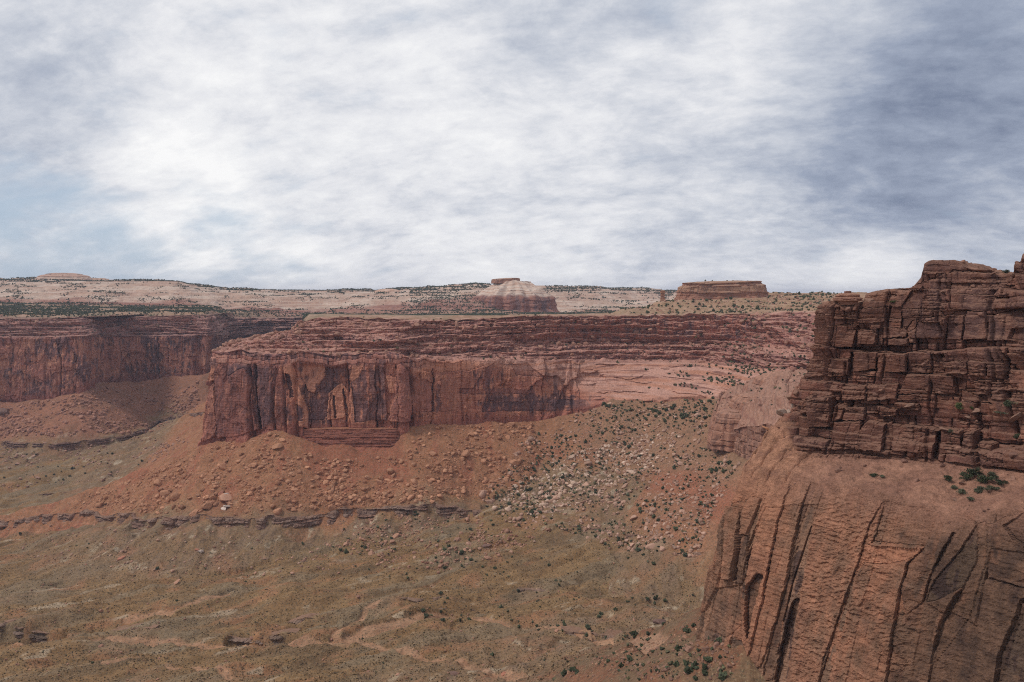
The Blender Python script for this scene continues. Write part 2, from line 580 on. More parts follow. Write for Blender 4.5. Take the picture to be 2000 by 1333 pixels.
def ray_uv(uv, Hf=None, ymin=240.0):
    """where a sight line meets the ground sheet -> x, y, z"""
    Hf = H if Hf is None else Hf
    out = []
    y0 = np.searchsorted(YY, ymin)
    for u, v in uv:
        j = np.searchsorted(UU, u) - 1
        f = (u - UU[j]) / (UU[j + 1] - UU[j])
        prof = Hf[:, j] * (1 - f) + Hf[:, j + 1] * f
        rz = (V0 - v) / FPX * YY
        hit = np.nonzero((prof >= rz)[y0:])[0]
        if not len(hit):
            out.append((np.nan,) * 3); continue
        i = hit[0] + y0
        g0 = prof[i - 1] - rz[i - 1]; g1 = prof[i] - rz[i]
        w = np.clip(-g0 / (g1 - g0 + 1e-9), 0, 1)
        Y = YY[i - 1] + w * (YY[i] - YY[i - 1])
        out.append(((u - 1000) / FPX * Y, Y, (V0 - v) / FPX * Y))
    return np.array(out)


def ground_at(x, y):
    u = 1000 + FPX * np.asarray(x) / np.asarray(y)
    a = np.interp(u, UU, np.arange(len(UU))); b = np.interp(y, YY, np.arange(len(YY)))
    i = np.clip(b.astype(int), 0, len(YY) - 2); j = np.clip(a.astype(int), 0, len(UU) - 2)
    fa = a - j; fb = b - i
    return (H[i, j] * (1 - fa) + H[i, j + 1] * fa) * (1 - fb) + (H[i + 1, j] * (1 - fa) + H[i + 1, j + 1] * fa) * fb


def near_path(path, cut=60):
    """distance from every ground vertex to a polyline (only near it)"""
    dd = np.full(GX.shape, 1e6)
    for a, b in zip(path[:-1], path[1:]):
        ab = b[:2] - a[:2]
        lo = np.minimum(a[:2], b[:2]) - cut; hi = np.maximum(a[:2], b[:2]) + cut
        i0, i1 = np.searchsorted(YY, [lo[1], hi[1]])
        sl = slice(i0, i1)
        x = GX[sl]; y = GY[sl]
        t = np.clip(((x - a[0]) * ab[0] + (y - a[1]) * ab[1]) / (ab @ ab + 1e-9), 0, 1)
        dx = x - a[0] - t * ab[0]; dy = y - a[1] - t * ab[1]
        dd[sl] = np.minimum(dd[sl], np.hypot(dx, dy))
    return dd


# the sandy wash and its branches, cut into the floor
WASHES = [([(-40, 1243), (60, 1252), (110, 1249), (200, 1243), (290, 1246), (380, 1254), (480, 1250), (540, 1246), (600, 1252), (660, 1249),
            (720, 1228), (800, 1206), (880, 1200), (980, 1210), (1060, 1216), (1150, 1234), (1230, 1246), (1290, 1252)], 7.5, 3.2),
          ([(650, 1250), (690, 1218), (715, 1188), (740, 1172)], 3.5, 1.5),
          ([(655, 1252), (760, 1268), (860, 1290), (950, 1305), (1010, 1322)], 4.0, 1.3),
          ([(200, 1292), (300, 1290), (380, 1302), (450, 1325)], 2.6, 0.9),
          ([(250, 1205), (330, 1196), (400, 1168), (440, 1160)], 4.5, 1.6)]
wash_w = np.zeros_like(H)
for pth, wid, dep in WASHES:
    p3 = ray_uv(pth)
    p3 = p3[~np.isnan(p3[:, 0])]
    q = np.linspace(0, len(p3) - 1, len(p3) * 6)
    p3 = np.stack([np.interp(q, np.arange(len(p3)), p3[:, i]) for i in range(3)], -1)
    p3[:, 0] += 5 * n2(q * 0.9, q * 0, 61); p3[:, 1] += 7 * n2(q * 0.9, q * 0 + 4, 62)
    dd = near_path(p3) + 2.2 * fbm(GX / 14, GY / 14, 63, 3)
    H -= dep * (1 - sst(wid * 0.75, wid * 1.25, dd))
    wash_w = np.maximum(wash_w, (1 - sst(wid * 0.7, wid * 1.05, dd)) * sst(-0.8, -0.2, fbm(GX / 30, GY / 30, 64, 2)))
# a deeper cut bank at the far left and an undercut bend
cut = ray_uv([(-60, 1228), (20, 1230), (60, 1240), (100, 1246)])
H -= 9.0 * (1 - sst(9, 13, near_path(cut) + 3.0 * fbm(GX / 12, GY / 12, 65, 3)))
cut2 = ray_uv([(455, 1246), (500, 1247), (540, 1243), (575, 1241)])
H -= 5.0 * (1 - sst(4.5, 7, near_path(cut2) + 1.5 * fbm(GX / 9, GY / 9, 66, 3)))

# the dark shale ledge that rings the talus
LEDGE_UV = [(-60, 1024), (0, 1019), (60, 1013), (140, 1006), (210, 1004), (260, 1010), (310, 1013), (370, 1011), (430, 1013), (480, 1016), (540, 1013), (585, 1010), (640, 1001),
            (700, 994), (760, 991), (820, 988), (870, 988), (900, 994), (925, 1000), (952, 1006)]
LEDGE = ray_uv(LEDGE_UV)
q = np.linspace(0, len(LEDGE) - 1, 160)
LEDGE = np.stack([np.interp(q, np.arange(len(LEDGE)), LEDGE[:, i]) for i in range(3)], -1)
LEDGE = smooth1(LEDGE, 2)
LEDGE[:, 1] += 4 * n2(q * 1.1, q * 0, 67)
LEDGE[:, 2] = ground_at(LEDGE[:, 0], LEDGE[:, 1])


def undercut(path, drop, near, reach):
    pu = 1000 + FPX * path[:, 0] / path[:, 1]
    yp = np.interp(GU, pu, path[:, 1])
    df = yp - GY
    ends = sst(pu[0] - 1, pu[0] + 25, GU) * (1 - sst(pu[-1] - 30, pu[-1], GU)) if pu[0] > -50 else 1 - sst(pu[-1] - 30, pu[-1], GU)
    return drop * sst(-1.5, near, df) * (1 - sst(near, reach, df)) * ends


H -= undercut(LEDGE, 4.6, 3.5, 55) * (0.55 + 0.8 * sst(-0.3, 0.3, fbm(GX / 32, GY / 300, 68, 3)))
LEDGE2_UV = [(-60, 866), (0, 862), (40, 866), (110, 868), (180, 860), (240, 853), (285, 838), (310, 822), (350, 812), (400, 806)]
LEDGE2 = ray_uv(LEDGE2_UV)
H -= undercut(LEDGE2, 7.5, 4, 60)
LEDGE3_UV = [(1085, 1030), (1110, 1028), (1150, 1030), (1180, 1034), (1215, 1042), (1260, 1048), (1290, 1056)]
LEDGE4_UV = [(1310, 1083), (1340, 1079), (1375, 1081), (1400, 1084)]
LEDGE5_UV = [(-40, 972), (30, 970), (70, 968), (130, 962)]
LEDGE3 = ray_uv(LEDGE3_UV); LEDGE4 = ray_uv(LEDGE4_UV); LEDGE5 = ray_uv(LEDGE5_UV)

BANK_UV = [([(-60, 1222), (0, 1218), (40, 1222), (75, 1232), (100, 1244)], 7.0), ([(440, 1242), (480, 1246), (520, 1243), (550, 1237), (580, 1238)], 4.0), ([(560, 1214), (600, 1207), (640, 1203), (670, 1205)], 2.6),
           ([(778, 1166), (810, 1169), (840, 1167), (868, 1163)], 2.4), ([(850, 1186), (890, 1188), (930, 1190)], 1.8), ([(1095, 1232), (1140, 1236), (1185, 1238), (1220, 1243)], 1.6), ([(215, 1232), (260, 1226), (300, 1228)], 2.2), ([(1000, 1146), (1040, 1150), (1075, 1148)], 1.6)]
BANKS = []
for pth, hh in BANK_UV:
    b_ = ray_uv(pth); q = np.linspace(0, len(b_) - 1, len(b_) * 8)
    b_ = np.stack([np.interp(q, np.arange(len(b_)), b_[:, i]) for i in range(3)], -1)
    b_[:, 1] += 2.0 * n2(q * 0.7, q * 0, 81)
    BANKS.append((b_, hh))
    pu = 1000 + FPX * b_[:, 0] / b_[:, 1]
    df = np.interp(GU, pu, b_[:, 1]) - GY
    ends = (sst(pu[0] - 1, pu[0] + 14, GU) if pu[0] > -30 else 1.0) * (1 - sst(pu[-1] - 16, pu[-1], GU))
    H -= hh * 0.8 * sst(-0.8, 1.2, df) * (1 - sst(5, 34, df)) * ends
# colour of the ground
nA = fbm(GX / 40, GY / 40, 31, 5); nB = fbm(GX / 11, GY / 11, 32, 4); nC = fbm(qx / 140, qy / 30, 33, 5); nD = fbm(GX / 4.2, GY / 4.2, 34, 3)
colr = mixc(OLIVE, (0.265, 0.178, 0.103), sst(-0.35, 0.45, nC + 0.3 * nB))
colr = mixc(colr, (0.150, 0.105, 0.070), 0.75 * sst(0.05, 0.5, fbm(qx / 90, qy / 26, 35, 5)))
colr = mixc(colr, (0.35, 0.180, 0.112), 0.65 * sst(0.08, 0.42, nA + 0.5 * fbm(qx / 70, qy / 14, 36, 4) - 0.05))
colr = mixc(colr, (0.43, 0.37, 0.31), 0.75 * sst(0.36, 0.62, fbm(qx / 60, qy / 16, 37, 5) + 0.35 * nB))
colr = mixc(colr, (0.225, 0.185, 0.142), 0.7 * sst(0.02, 0.36, fbm(qx / 120, qy / 38, 82, 5)))
# grey and lilac badland slopes below the shale ledge
fall = fbm(GX / 9, D / 60 + GY / 200, 38, 4)
gcol = mixc((0.235, 0.162, 0.112), (0.215, 0.155, 0.122), sst(-0.2, 0.3, fall))
gcol = mixc(gcol, (0.30, 0.165, 0.115), 0.8 * sst(0.05, 0.5, fbm(GX / 30, GY / 30, 39, 4)))
gcol = mixc(gcol, (0.50, 0.45, 0.39), 0.8 * sst(0.34, 0.58, fbm(GX / 16, GY / 22, 40, 5)))
gw = np.clip(grey_w * (0.75 + 0.6 * nA), 0, 1)
colr = mixc(colr, gcol, gw)
tcol = mixc(TALUS, (0.33, 0.125, 0.08), sst(-0.1, 0.5, fbm(GX / 22, GY / 60, 41, 4)))
tcol = mixc(tcol, (0.43, 0.22, 0.145), 0.6 * sst(0.0, 0.5, fbm(GX / 7, GY / 7, 42, 4)))
amph = sst(60, 170, GX + 0.25 * (GY - 900) + 30 * nA) * (GY > 420)
acol = mixc((0.345, 0.190, 0.130), (0.275, 0.165, 0.115), sst(-0.3, 0.3, nB + nA))
redst = np.exp(-((GU - 1370 + 0.95 * (GY - 760) + 18 * nA) / 34) ** 2) * (GY > 560) * (GY < 900)
acol = mixc(acol, (0.34, 0.125, 0.085), np.clip(1.25 * redst, 0, 0.9))
tcol = mixc(tcol, acol, amph * 0.9)
nearw = (WHO == 3).astype(float)
ncol = mixc((0.225, 0.108, 0.070), (0.185, 0.122, 0.080), sst(-0.2, 0.4, nA + nB))
tcol = mixc(tcol, ncol, nearw * 0.95)
leftw = (WHO == 4).astype(float)
tcol = mixc(tcol, mixc((0.34, 0.155, 0.11), (0.29, 0.14, 0.10), sst(-0.2, 0.4, nA)), leftw)
tw = np.clip((1 - sst(88, 128, D + 16 * nA + 8 * nB - 15 * amph)) + 0.0, 0, 1)
colr = mixc(colr, tcol, tw)
redsh = sst(575, 610, GU + 14 * nB) * (1 - sst(775, 800, GU + 14 * nB)) * (1 - sst(36, 62, D + 14 * nA)) * (WHO == 0)
colr = mixc(colr, (0.315, 0.118, 0.076), redsh * 0.9)
colr = mixc(colr, mixc((0.46, 0.285, 0.205), (0.38, 0.215, 0.15), sst(-0.2, 0.4, nB)), wash_w * 0.8)
colr = colr * (1 + 0.14 * nD + 0.12 * nB)[..., None]
colr = np.clip(colr * mixc((0.97, 0.87, 0.74), (0.93, 0.88, 0.80), tw), 0.02, 0.9)

M_ground = rock_mat('valley_ground', grain=0.45, var=0.34, bump=0.7, coarse=0.10,
                    tuft=(0.70, 0.85, (0.095, 0.075, 0.05, 1), (0.35, 0.25, 0.145, 1)))
EDGE = np.stack([GX, GY, H], -1)
ground = grid_mesh('terrain', EDGE, colr, M_ground, smooth=True)
tag(ground, 'olive valley floor and red talus slopes spreading below the cliffs', 'valley floor', kind='structure')
M_plain = rock_mat('plain_ground', grain=0.02, var=0.3, bump=0.3, coarse=0.002)
n_ = 64
ang = np.linspace(0, 2 * math.pi, n_, endpoint=False)
rad = np.array([1.0, 400, 1500, 4000, 9000, 20000])
PV = np.stack([np.outer(rad, np.cos(ang)), np.outer(rad, np.sin(ang)), np.full((6, n_), -420.0)], -1)
pc = np.ones((6, n_, 3)) * np.array((0.26, 0.18, 0.12))
plain = grid_mesh('ground', PV, pc, M_plain, smooth=True, wrap=True, flip=False)
tag(plain, 'bare desert ground under everything, reaching to the horizon', 'ground', kind='structure')
# ------------------------------------------------------------------ cliff colouring
def wall_colour(s, z, seed, varn=0.5, orange=0.5, band=0.5, base=(0.365, 0.150, 0.108), B=None):
    """massive sandstone: warm base, dark desert varnish in long upright curtains, fresh spalled patches, faint bedding"""
    c = mixc(base, ORANGE, np.clip(orange + 0.7 * fbm(s / 26, z / 34, seed, 4), 0, 1))
    bed = fbm(s / 160, z / 2.6 + 0.6 * n2(s / 90, z / 30, seed + 4), seed + 1, 4)
    c = mixc(c, REDBR, np.clip(band * (0.5 + 1.3 * bed), 0, 0.9))
    vs = 0.62 * fbm(s / 8.5, z / 90, seed + 2, 5, 0.6) + 0.75 * fbm(s / 34, z / 40, seed + 3, 3)
    if B is not None:
        vs = vs + 0.75 * (h01(B, seed + 9) - 0.5)
    edge = 0.30 * fbm(s / 5.0, z / 6.0, seed + 5, 5)
    v = sst(0.06, 0.36, vs + edge + (varn - 0.5) * 1.5)
    c = mixc(c, mixc(VARN, (0.15, 0.085, 0.078), sst(-0.3, 0.4, fbm(s / 12, z / 12, seed + 6, 3))), 0.80 * v)
    thin = fbm(s / 1.6, z / 70, seed + 11, 4)
    c = c * (1 - 0.30 * sst(0.1, 0.5, thin))[..., None]
    sp = fbm(s / 4, z / 17, seed + 7, 4)
    c = mixc(c, (0.55, 0.28, 0.165), 0.9 * sst(0.33, 0.38, sp + 0.12 * fbm(s / 2, z / 2, seed + 8, 2)) * sst(0.1, 0.5, varn))
    return c


def ledge_colour(s, z, L, Bk, e, seed, dark=0.5):
    """bedded red beds: every bed its own shade, pinkish dust on block tops, varnish on some faces"""
    t = h01(L, seed + 21)
    c = mixc((0.45, 0.225, 0.160), (0.31, 0.135, 0.100), t)
    c = mixc(c, (0.25, 0.13, 0.115), 0.8 * (h01(L, seed + 22) > 0.62))
    c = mixc(c, (0.52, 0.30, 0.215), 0.7 * (h01(L, Bk, seed + 23) > 0.70))
    v = sst(0.10, 0.40, fbm(s / 4, z / 16, seed + 24, 4) + 0.5 * (h01(L, Bk, seed + 25) - 0.5) + 0.4 * fbm(s / 45, z / 20, seed + 26, 3) + (dark - 0.5) * 1.4)
    c = mixc(c, VARN, 0.78 * v)
    return c


def tops(V):
    """how level each grid vertex lies, 0..1"""
    gs = np.gradient(V, axis=1); gt = np.gradient(V, axis=0)
    n = np.cross(gs, gt)
    n /= np.linalg.norm(n, axis=-1)[..., None] + 1e-9
    return np.abs(n[..., 2])


M_wall = rock_mat('sandstone_wall', grain=0.55, var=0.34, bump=0.75, coarse=0.09, streak=0.16)
M_ledge = rock_mat('bedded_ledges', grain=0.6, var=0.36, bump=0.8, coarse=0.12)
M_near = rock_mat('near_sandstone', grain=1.9, var=0.52, bump=0.9, coarse=0.28, streak=0.08)
M_nearledge = rock_mat('near_bedded_rock', grain=1.8, var=0.38, bump=0.9, coarse=0.30)
M_far = rock_mat('far_slickrock', grain=0.10, var=0.22, bump=0.9, coarse=0.02)
M_boulder = rock_mat('boulder_rock', grain=0.9, var=0.25, bump=0.6, coarse=0.2)

LEVEL = []          # places that lie level on the cliffs, where shrubs may root: (name, V, mask)

# ------------------------------------------------------------------ the long central cliff
CENTRAL_PANELS = [
    ([(180, 310), (215, 345), (190, 470), (150, 480), (135, 420)], 1.5, 0.8), ([(100, 760), (140, 520), (185, 480), (195, 560), (200, 700), (190, 780), (95, 830)], 0.2, 0.6),
    ([(210, 345), (415, 345), (415, 600), (440, 740), (330, 780), (210, 790), (205, 560), (190, 470)], 2.4, 0.28), ([(275, 380), (410, 370), (410, 450), (370, 400), (280, 450)], 2.2, 0.04),
    ([(420, 350), (520, 345), (530, 640), (480, 740), (450, 740)], 1.0, 0.1), ([(415, 350), (427, 350), (442, 600), (467, 740), (447, 740)], -4.0, 0.05),
    ([(520, 345), (560, 400), (600, 560), (590, 700), (520, 720)], 0.6, 0.3), ([(545, 350), (620, 345), (690, 560), (715, 620), (720, 740), (660, 720), (640, 540)], 1.6, 0.88),
    ([(590, 420), (615, 440), (640, 560), (618, 560), (600, 480)], -3.0, 0.08), ([(655, 600), (690, 620), (690, 690), (660, 690)], 1.0, 0.1), ([(690, 370), (810, 345), (810, 440), (750, 540), (715, 530), (680, 450)], 0.0, 0.82),
    ([(820, 345), (905, 345), (890, 480), (830, 540), (810, 690), (720, 690), (740, 560), (815, 500)], -1.2, 0.1), ([(830, 540), (900, 480), (970, 560), (970, 650), (910, 680), (820, 690)], 1.2, 0.85),
    ([(850, 550), (862, 550), (872, 680), (860, 680)], -1.5, 0.1), ([(905, 520), (915, 520), (940, 670), (925, 670)], -1.5, 0.1), ([(940, 410), (1040, 360), (1060, 690), (980, 700), (970, 560)], 0.9, 0.1),
    ([(960, 380), (1040, 360), (1000, 450), (950, 480)], 0.9, 0.92), ([(1060, 350), (1140, 350), (1160, 690), (1060, 690)], 1.6, 0.08), ([(1150, 440), (1210, 450), (1215, 540), (1165, 540)], 0.2, 0.75),
    ([(1215, 350), (1270, 420), (1290, 690), (1230, 700), (1160, 690), (1200, 560)], 2.2, 0.3), ([(1255, 350), (1305, 360), (1272, 400), (1287, 560), (1312, 690), (1290, 690), (1270, 440)], -4.5, 0.12),
    ([(1310, 365), (1990, 350), (1990, 420), (1700, 400), (1290, 430)], -0.5, 1.0), ([(1280, 430), (1410, 480), (1410, 640), (1300, 640)], 0.3, 0.36), ([(1408, 400), (1416, 400), (1420, 640), (1408, 640)], -2.0, 0.1),
    ([(1450, 460), (1700, 380), (1640, 500), (1560, 640), (1450, 640)], 0.8, 0.62), ([(1700, 400), (1760, 370), (1720, 520), (1690, 510)], -1.2, 0.25), ([(1560, 510), (1990, 520), (1990, 545), (1560, 540)], -0.3, 0.25),
    ([(1690, 600), (1850, 585), (2270, 575), (2330, 640), (1690, 640)], -0.3, 0.06), ([(2420, 550), (2520, 590), (2590, 680), (2570, 760), (2500, 680), (2420, 610)], -3.0, 0.15),
    ([(2640, 620), (2830, 600), (2830, 690), (2680, 760)], -1.2, 0.22), ([(1850, 380), (1940, 370), (1990, 410), (2060, 470), (1990, 440), (1880, 440)], -1.5, 0.3)]


def central_cliff():
    F0, F1, F2, F3, F4, F5, F6, F7 = [], [], [], [], [], [], [], []
    foot = [(0, 500, -150, 1350), (1, 445, -172, 1120), (2, 392, 866, 1004), (3, 466, 856, 985), (4, 532, 838, 979), (5, 600, 838, 985), (6, 690, 836, 988),
            (7, 781, 836, 990), (8, 803, 826, 1004), (9, 930, 822, 1038), (10, 1047, 818, 1068), (11, 1127, 804, 1075), (12, 1195, 783, 1058),
            (13, 1280, 777, 1033), (14, 1374, 774, 994), (15, 1440, 786, 930), (16, 1500, 800, 850), (17, 1580, 800, 800), (18, 1720, 800, 700)]
    for k, u, v, Y in foot:
        p = pz(u, Y, v) if v < 0 else px(u, v, Y)
        F1.append((k,) + p); F0.append((k, p[0], p[1] - 4, p[2] - 22))
    rim = [(0, 520, 680, 1400), (1, 455, 686, 1130), (2, 414, 687, 1014), (3, 470, 688, 995), (4, 535, 690, 990), (5, 600, 690, 994), (6, 690, 692, 998), (7, 778, 690, 1003),
           (8, 803, 702, 1016), (9, 930, 703, 1052), (10, 1047, 704, 1085), (11, 1127, 705, 1100), (12, 1195, 706, 1118), (13, 1280, 706, 1118), (14, 1374, 708, 1092),
           (15, 1440, 713, 1040), (16, 1500, 722, 960), (17, 1580, 730, 900), (18, 1720, 740, 780)]
    off = [(0, 8), (2, 11), (8, 9), (11, 9), (17, 8)]
    for k, u, v, Y in rim:
        p = px(u, v, Y); F2.append((k,) + p)
        d = np.interp(k, [a for a, b in off], [b for a, b in off])
        F3.append((k, p[0] + (6 if k <= 2 else 0), p[1] + d, p[2] + 1.6))
    f4 = [(0, 540, 676, 1420), (1, 470, 674, 1150), (2, 428, 677, 1040), (3, 482, 668, 1028), (4, 542, 660, 1022), (5, 595, 655, 1022), (6, 690, 655, 1024), (7, 781, 664, 1028),
          (8, 810, 678, 1042), (9, 930, 678, 1080), (10, 1047, 677, 1112), (11, 1127, 676, 1126), (12, 1195, 676, 1140), (13, 1280, 676, 1136), (14, 1374, 678, 1112),
          (15, 1440, 682, 1062), (16, 1500, 692, 985), (17, 1580, 702, 920), (18, 1720, 702, 800)]
    f5 = [(0, 545, 670, 1430), (1, 478, 668, 1160), (2, 434, 673, 1055), (3, 490, 662, 1045), (4, 546, 652, 1040), (5, 590, 641, 1036), (6, 690, 641, 1038), (7, 781, 648, 1044),
          (8, 812, 660, 1054), (9, 930, 661, 1094), (10, 1047, 664, 1124), (11, 1127, 672, 1138), (12, 1195, 672, 1150), (13, 1280, 672, 1148), (14, 1374, 673, 1124),
          (15, 1440, 674, 1076), (16, 1500, 678, 1012), (17, 1580, 672, 960), (18, 1720, 672, 830)]
    f6 = [(0, 560, 668, 1440), (1, 485, 668, 1170), (2, 440, 671, 1080), (3, 500, 657, 1075), (3.6, 523, 651, 1072), (4, 551, 649, 1068), (4.4, 569, 646, 1064), (4.55, 575, 634, 1060), (4.9, 598, 627, 1056),
          (5.05, 606, 621.5, 1055), (6, 690, 621.5, 1058), (7, 781, 624, 1066), (8, 812, 624, 1078), (9, 930, 625, 1108), (9.6, 1000, 618, 1120), (10, 1047, 617, 1128), (11, 1127, 617, 1140),
          (12, 1195, 617, 1152), (13, 1280, 616, 1150), (14, 1374, 615, 1128), (15, 1440, 613, 1092), (16, 1500, 611, 1046), (17, 1600, 609, 1000), (18, 1740, 607, 860)]
    F4 = [(k,) + px(u, v, Y) for k, u, v, Y in f4]; F5 = [(k,) + px(u, v, Y) for k, u, v, Y in f5]
    for k, u, v, Y in f6:
        p = px(u, v, Y); F6.append((k,) + p)
        if k <= 2: F7.append((k, p[0] + 10, p[1] + 40, p[2] - 25))
        elif k < 4.45: F7.append((k, p[0] + 40, p[1] + 60, p[2] - 6))
        else: F7.append((k, p[0], p[1] + 170, p[2] - 2.0))
    rows = [F0, F1, F2, F3, F4, F5, F6, F7]
    G = loft(rows, 2, 0.85, [2.5, 0.8, 0.9, 0.75, 0.75, 0.75, 6.0], ['wall', 'wall', 'step', 'led', 'led', 'led', 'top'], sm=5, smrow={6: 2, 7: 3})
    B, s, k, row = G['B'], G['s'], G['k'], G['row']
    z = B[..., 2]
    ww, wl, wt = G['W']['wall'], np.clip(G['W']['led'] + 0.6 * G['W']['step'], 0, 1), G['W']['top']
    slick = sst(10.5, 12.0, k) * ww                                  # smooth slickrock towards the head of the amphitheatre
    smoothwall = sst(7.8, 8.6, k)
    # massive wall
    Dw, ej, Bj = jointed(s, z, 101, 30, 9.0, 6.0, wob=1.0)
    Dw2, ej2, Bj2 = jointed(s, z, 102, 9.0, 1.7, 3.4, wob=1.2)
    arch = fbm(s / 22, z / 30, 103, 4)
    spall = -1.7 * sst(0.10, 0.13, arch) - 1.2 * sst(0.32, 0.35, arch) + 1.0 * sst(-0.2, -0.23, arch)
    rough = 7.0 * fbm(s / 75, z / 150, 109, 3) + 1.3 * fbm(s / 14, z / 22, 104, 5) + 0.35 * fbm(s / 90, z / 1.8, 105, 3)
    poff, pid, ptone, pe = blocks_on(B, CENTRAL_PANELS, 2.854, 350, 580, 161, 2.0)
    jamt = (1 - 0.65 * smoothwall) * np.where(pid > 0, 0.35, 0.9)
    Dw2 = Dw2 * sst(-0.2, 0.2, fbm(s / 40, z / 50, 108, 3))
    Dwall = Dw * jamt + Dw2 * jamt + spall * np.where(pid > 0, 0.6, 1) + rough + 1.5 * poff - 0.9 * pe * (pid > 0)
    # a deep corner where the buttress ends, and dark chimneys on the buttress
    for kc, dep, wid in ((7.93, 9, 3.2), (3.35, 7, 2.0), (4.0, 5, 1.6), (4.62, 8, 2.6), (4.3, 5, 1.3), (5.9, 4, 1.2), (6.55, 4, 1.2), (8.75, 3, 1.2), (10.9, 5, 2.2)):
        sc = np.interp(kc, k[0], s[0])
        Dwall -= dep * np.exp(-((s - sc + 2.4 * n2(z / 26, z * 0 + kc, 106) + 0.05 * (z + 110)) / wid) ** 2) * sst(-0.4, 0.1, n2(z / 40, z * 0 + kc * 3, 107) + 0.2)
    # bedded cap just under the rim stands proud on the buttress
    Lk, e_, L1, B1 = blocky(s, z, 110, 5.0, 10, 2.0, 1.0, 1.6)
    Dsl = 1.6 * fbm(s / 40, z / 4.5, 111, 4) + 2.6 * fbm(s / 70, z / 16, 112, 4) + 3.0 * sst(0.25, 0.4, fbm(s / 55, z / 7, 113, 4))
    arcs = np.zeros_like(z)
    for kc, zc, rx, rz, dep in ((10.2, -150, 34, 42, 4.5), (11.2, -150, 40, 46, 5.5), (9.35, -148, 22, 30, 2.5), (6.5, -160, 16, 44, 2.2)):
        sc = np.interp(kc, k[0], s[0])
        a_ = np.sqrt(((s - sc - 0.25 * (z - zc)) / rx) ** 2 + ((z - zc) / rz) ** 2) + 0.10 * fbm(s / 14, z / 14, 114, 4)
        arcs = arcs + dep * (1 - sst(0.93, 1.0, a_)) * (0.35 + 0.65 * sst(0.2, 1.0, a_))
    Dwall = Dwall * (1 - slick) + Dsl * slick - arcs
    # bedded ledges
    DA, eA, LA, BA = blocky(s, z, 120, 7.0, 18, 4.6, 1.3, 1.6, 1.2, 1.4, 1.4)
    DB, eB, LB, BB = blocky(s, z, 121, 2.8, 8.5, 2.2, 0.7, 0.6, 1.2, 1.4, 1.6)
    DC, eC, LC, BC = blocky(s, z, 122, 1.2, 3.2, 0.8, 0.5, 0.0, 1.3)
    Dled = 0.85 * eA + 0.5 * eB + DA + DB + DC + 0.7 * fbm(s / 6, z / 3, 123, 4) + 8.0 * fbm(s / 60, z / 22, 126, 4) + 3.0 * fbm(s / 18, z / 9, 127, 3)
    darkwall = sst(10.0, 10.6, k) * (1 - sst(15.6, 16.2, k)) * sst(5.0, 5.2, row) * (1 - sst(5.92, 6.0, row))
    Dled = Dled * (1 - 0.35 * darkwall)
    capw = sst(1.80, 1.88, row) * (1 - sst(2.0, 2.05, row)) * (1 - smoothwall)
    D = Dwall * ww * (1 - capw) + (Lk + 1.2) * capw + Dled * wl
    D = D * (1 - 0.9 * wt)
    V = B + G['n'] * D[..., None]
    V[..., 2] += (0.6 * fbm(s / 9, row * 9, 124, 4)) * (wl + wt)
    V[..., 2] += (4.5 * n2(s / 38, s * 0, 147) + 3.0 * n2(s / 13, s * 0, 148)) * np.exp(-((row - 2.1) / 0.45) ** 2) * (1 - slick)
    V[..., 2] += (2.2 * n2(s / 45, s * 0, 149) + 1.8 * n2(s / 12, s * 0, 150)) * np.exp(-((row - 6) / 0.35) ** 2)
    V[..., 2] += wt * 1.2 * fbm(V[..., 0] / 20, V[..., 1] / 20, 125, 4)
    # colour
    varn = np.interp(k, [0, 2, 3.2, 4.5, 5, 6, 7.5, 8, 9, 10.5, 11.2, 18], [0.66, 0.58, 0.58, 0.42, 0.50, 0.58, 0.56, 0.38, 0.34, 0.38, 0.15, 0.1])
    orange = np.interp(k, [0, 3, 5, 7, 8, 10, 18], [0.2, 0.25, 0.55, 0.45, 0.6, 0.62, 0.6])
    lowdark = sst(8.6, 9.4, k) * (1 - sst(10.9, 11.3, k)) * np.exp(-((z + 140) / 7.5) ** 2)
    highlite = sst(7.9, 8.2, k) * sst(-98, -92, z)
    cw = wall_colour(s, z, 130, varn + 0.42 * lowdark - 0.5 * highlite, orange + 0.4 * highlite, 0.25 + 0.35 * smoothwall, B=Bj)
    tv = np.nan_to_num(ptone, nan=0.5) + 0.16 * fbm(s / 6, z / 22, 163, 5)
    pc = mixc(mixc((0.105, 0.070, 0.074), (0.30, 0.130, 0.092), sst(0.0, 0.40, tv)), (0.56, 0.285, 0.17), sst(0.42, 0.95, tv))
    pc = pc * (1 + 0.16 * fbm(s / 2.2, z / 40, 164, 4))[..., None]
    cw = mixc(cw, pc, 0.78 * (~np.isnan(ptone)) * sst(-0.55, -0.2, fbm(s / 5, z / 12, 165, 4)))
    cs = mixc(PALE, (0.46, 0.24, 0.15), sst(-0.3, 0.4, fbm(s / 120, z / 5, 131, 4)))
    cs = mixc(cs, (0.23, 0.115, 0.085), 0.85 * sst(0.28, 0.5, fbm(s / 60, z / 3.4, 132, 4) + 0.3 * fbm(s / 90, z / 20, 133, 3)))
    cw = mixc(cw, cs, sst(10.6, 11.9, k + 0.5 * fbm(s / 40, z / 16, 134, 4) + np.clip((z + 128) * 0.055, -0.6, 2.2)))
    # red shale at the very foot
    cw = mixc(cw, (0.30, 0.12, 0.085), np.clip(1 - row, 0, 1) * 0.9)
    foot_b = 1 - sst(1.0, 1.10, row + 0.02 * fbm(s / 30, s * 0, 135, 3))
    cw = mixc(cw, (0.33, 0.135, 0.09), 0.8 * foot_b * (1 - sst(11, 12, k)))
    cl = ledge_colour(s, z, LB, BB, eB, 140, 0.40)
    cl = mixc(cl, ledge_colour(s, z, LA, BA, eA, 141, 0.5), 0.45)
    cd = mixc((0.30, 0.125, 0.085), VARN, sst(-0.15, 0.35, fbm(s / 7, z / 30, 142, 5) + 0.4 * fbm(s / 40, z / 10, 143, 3)))
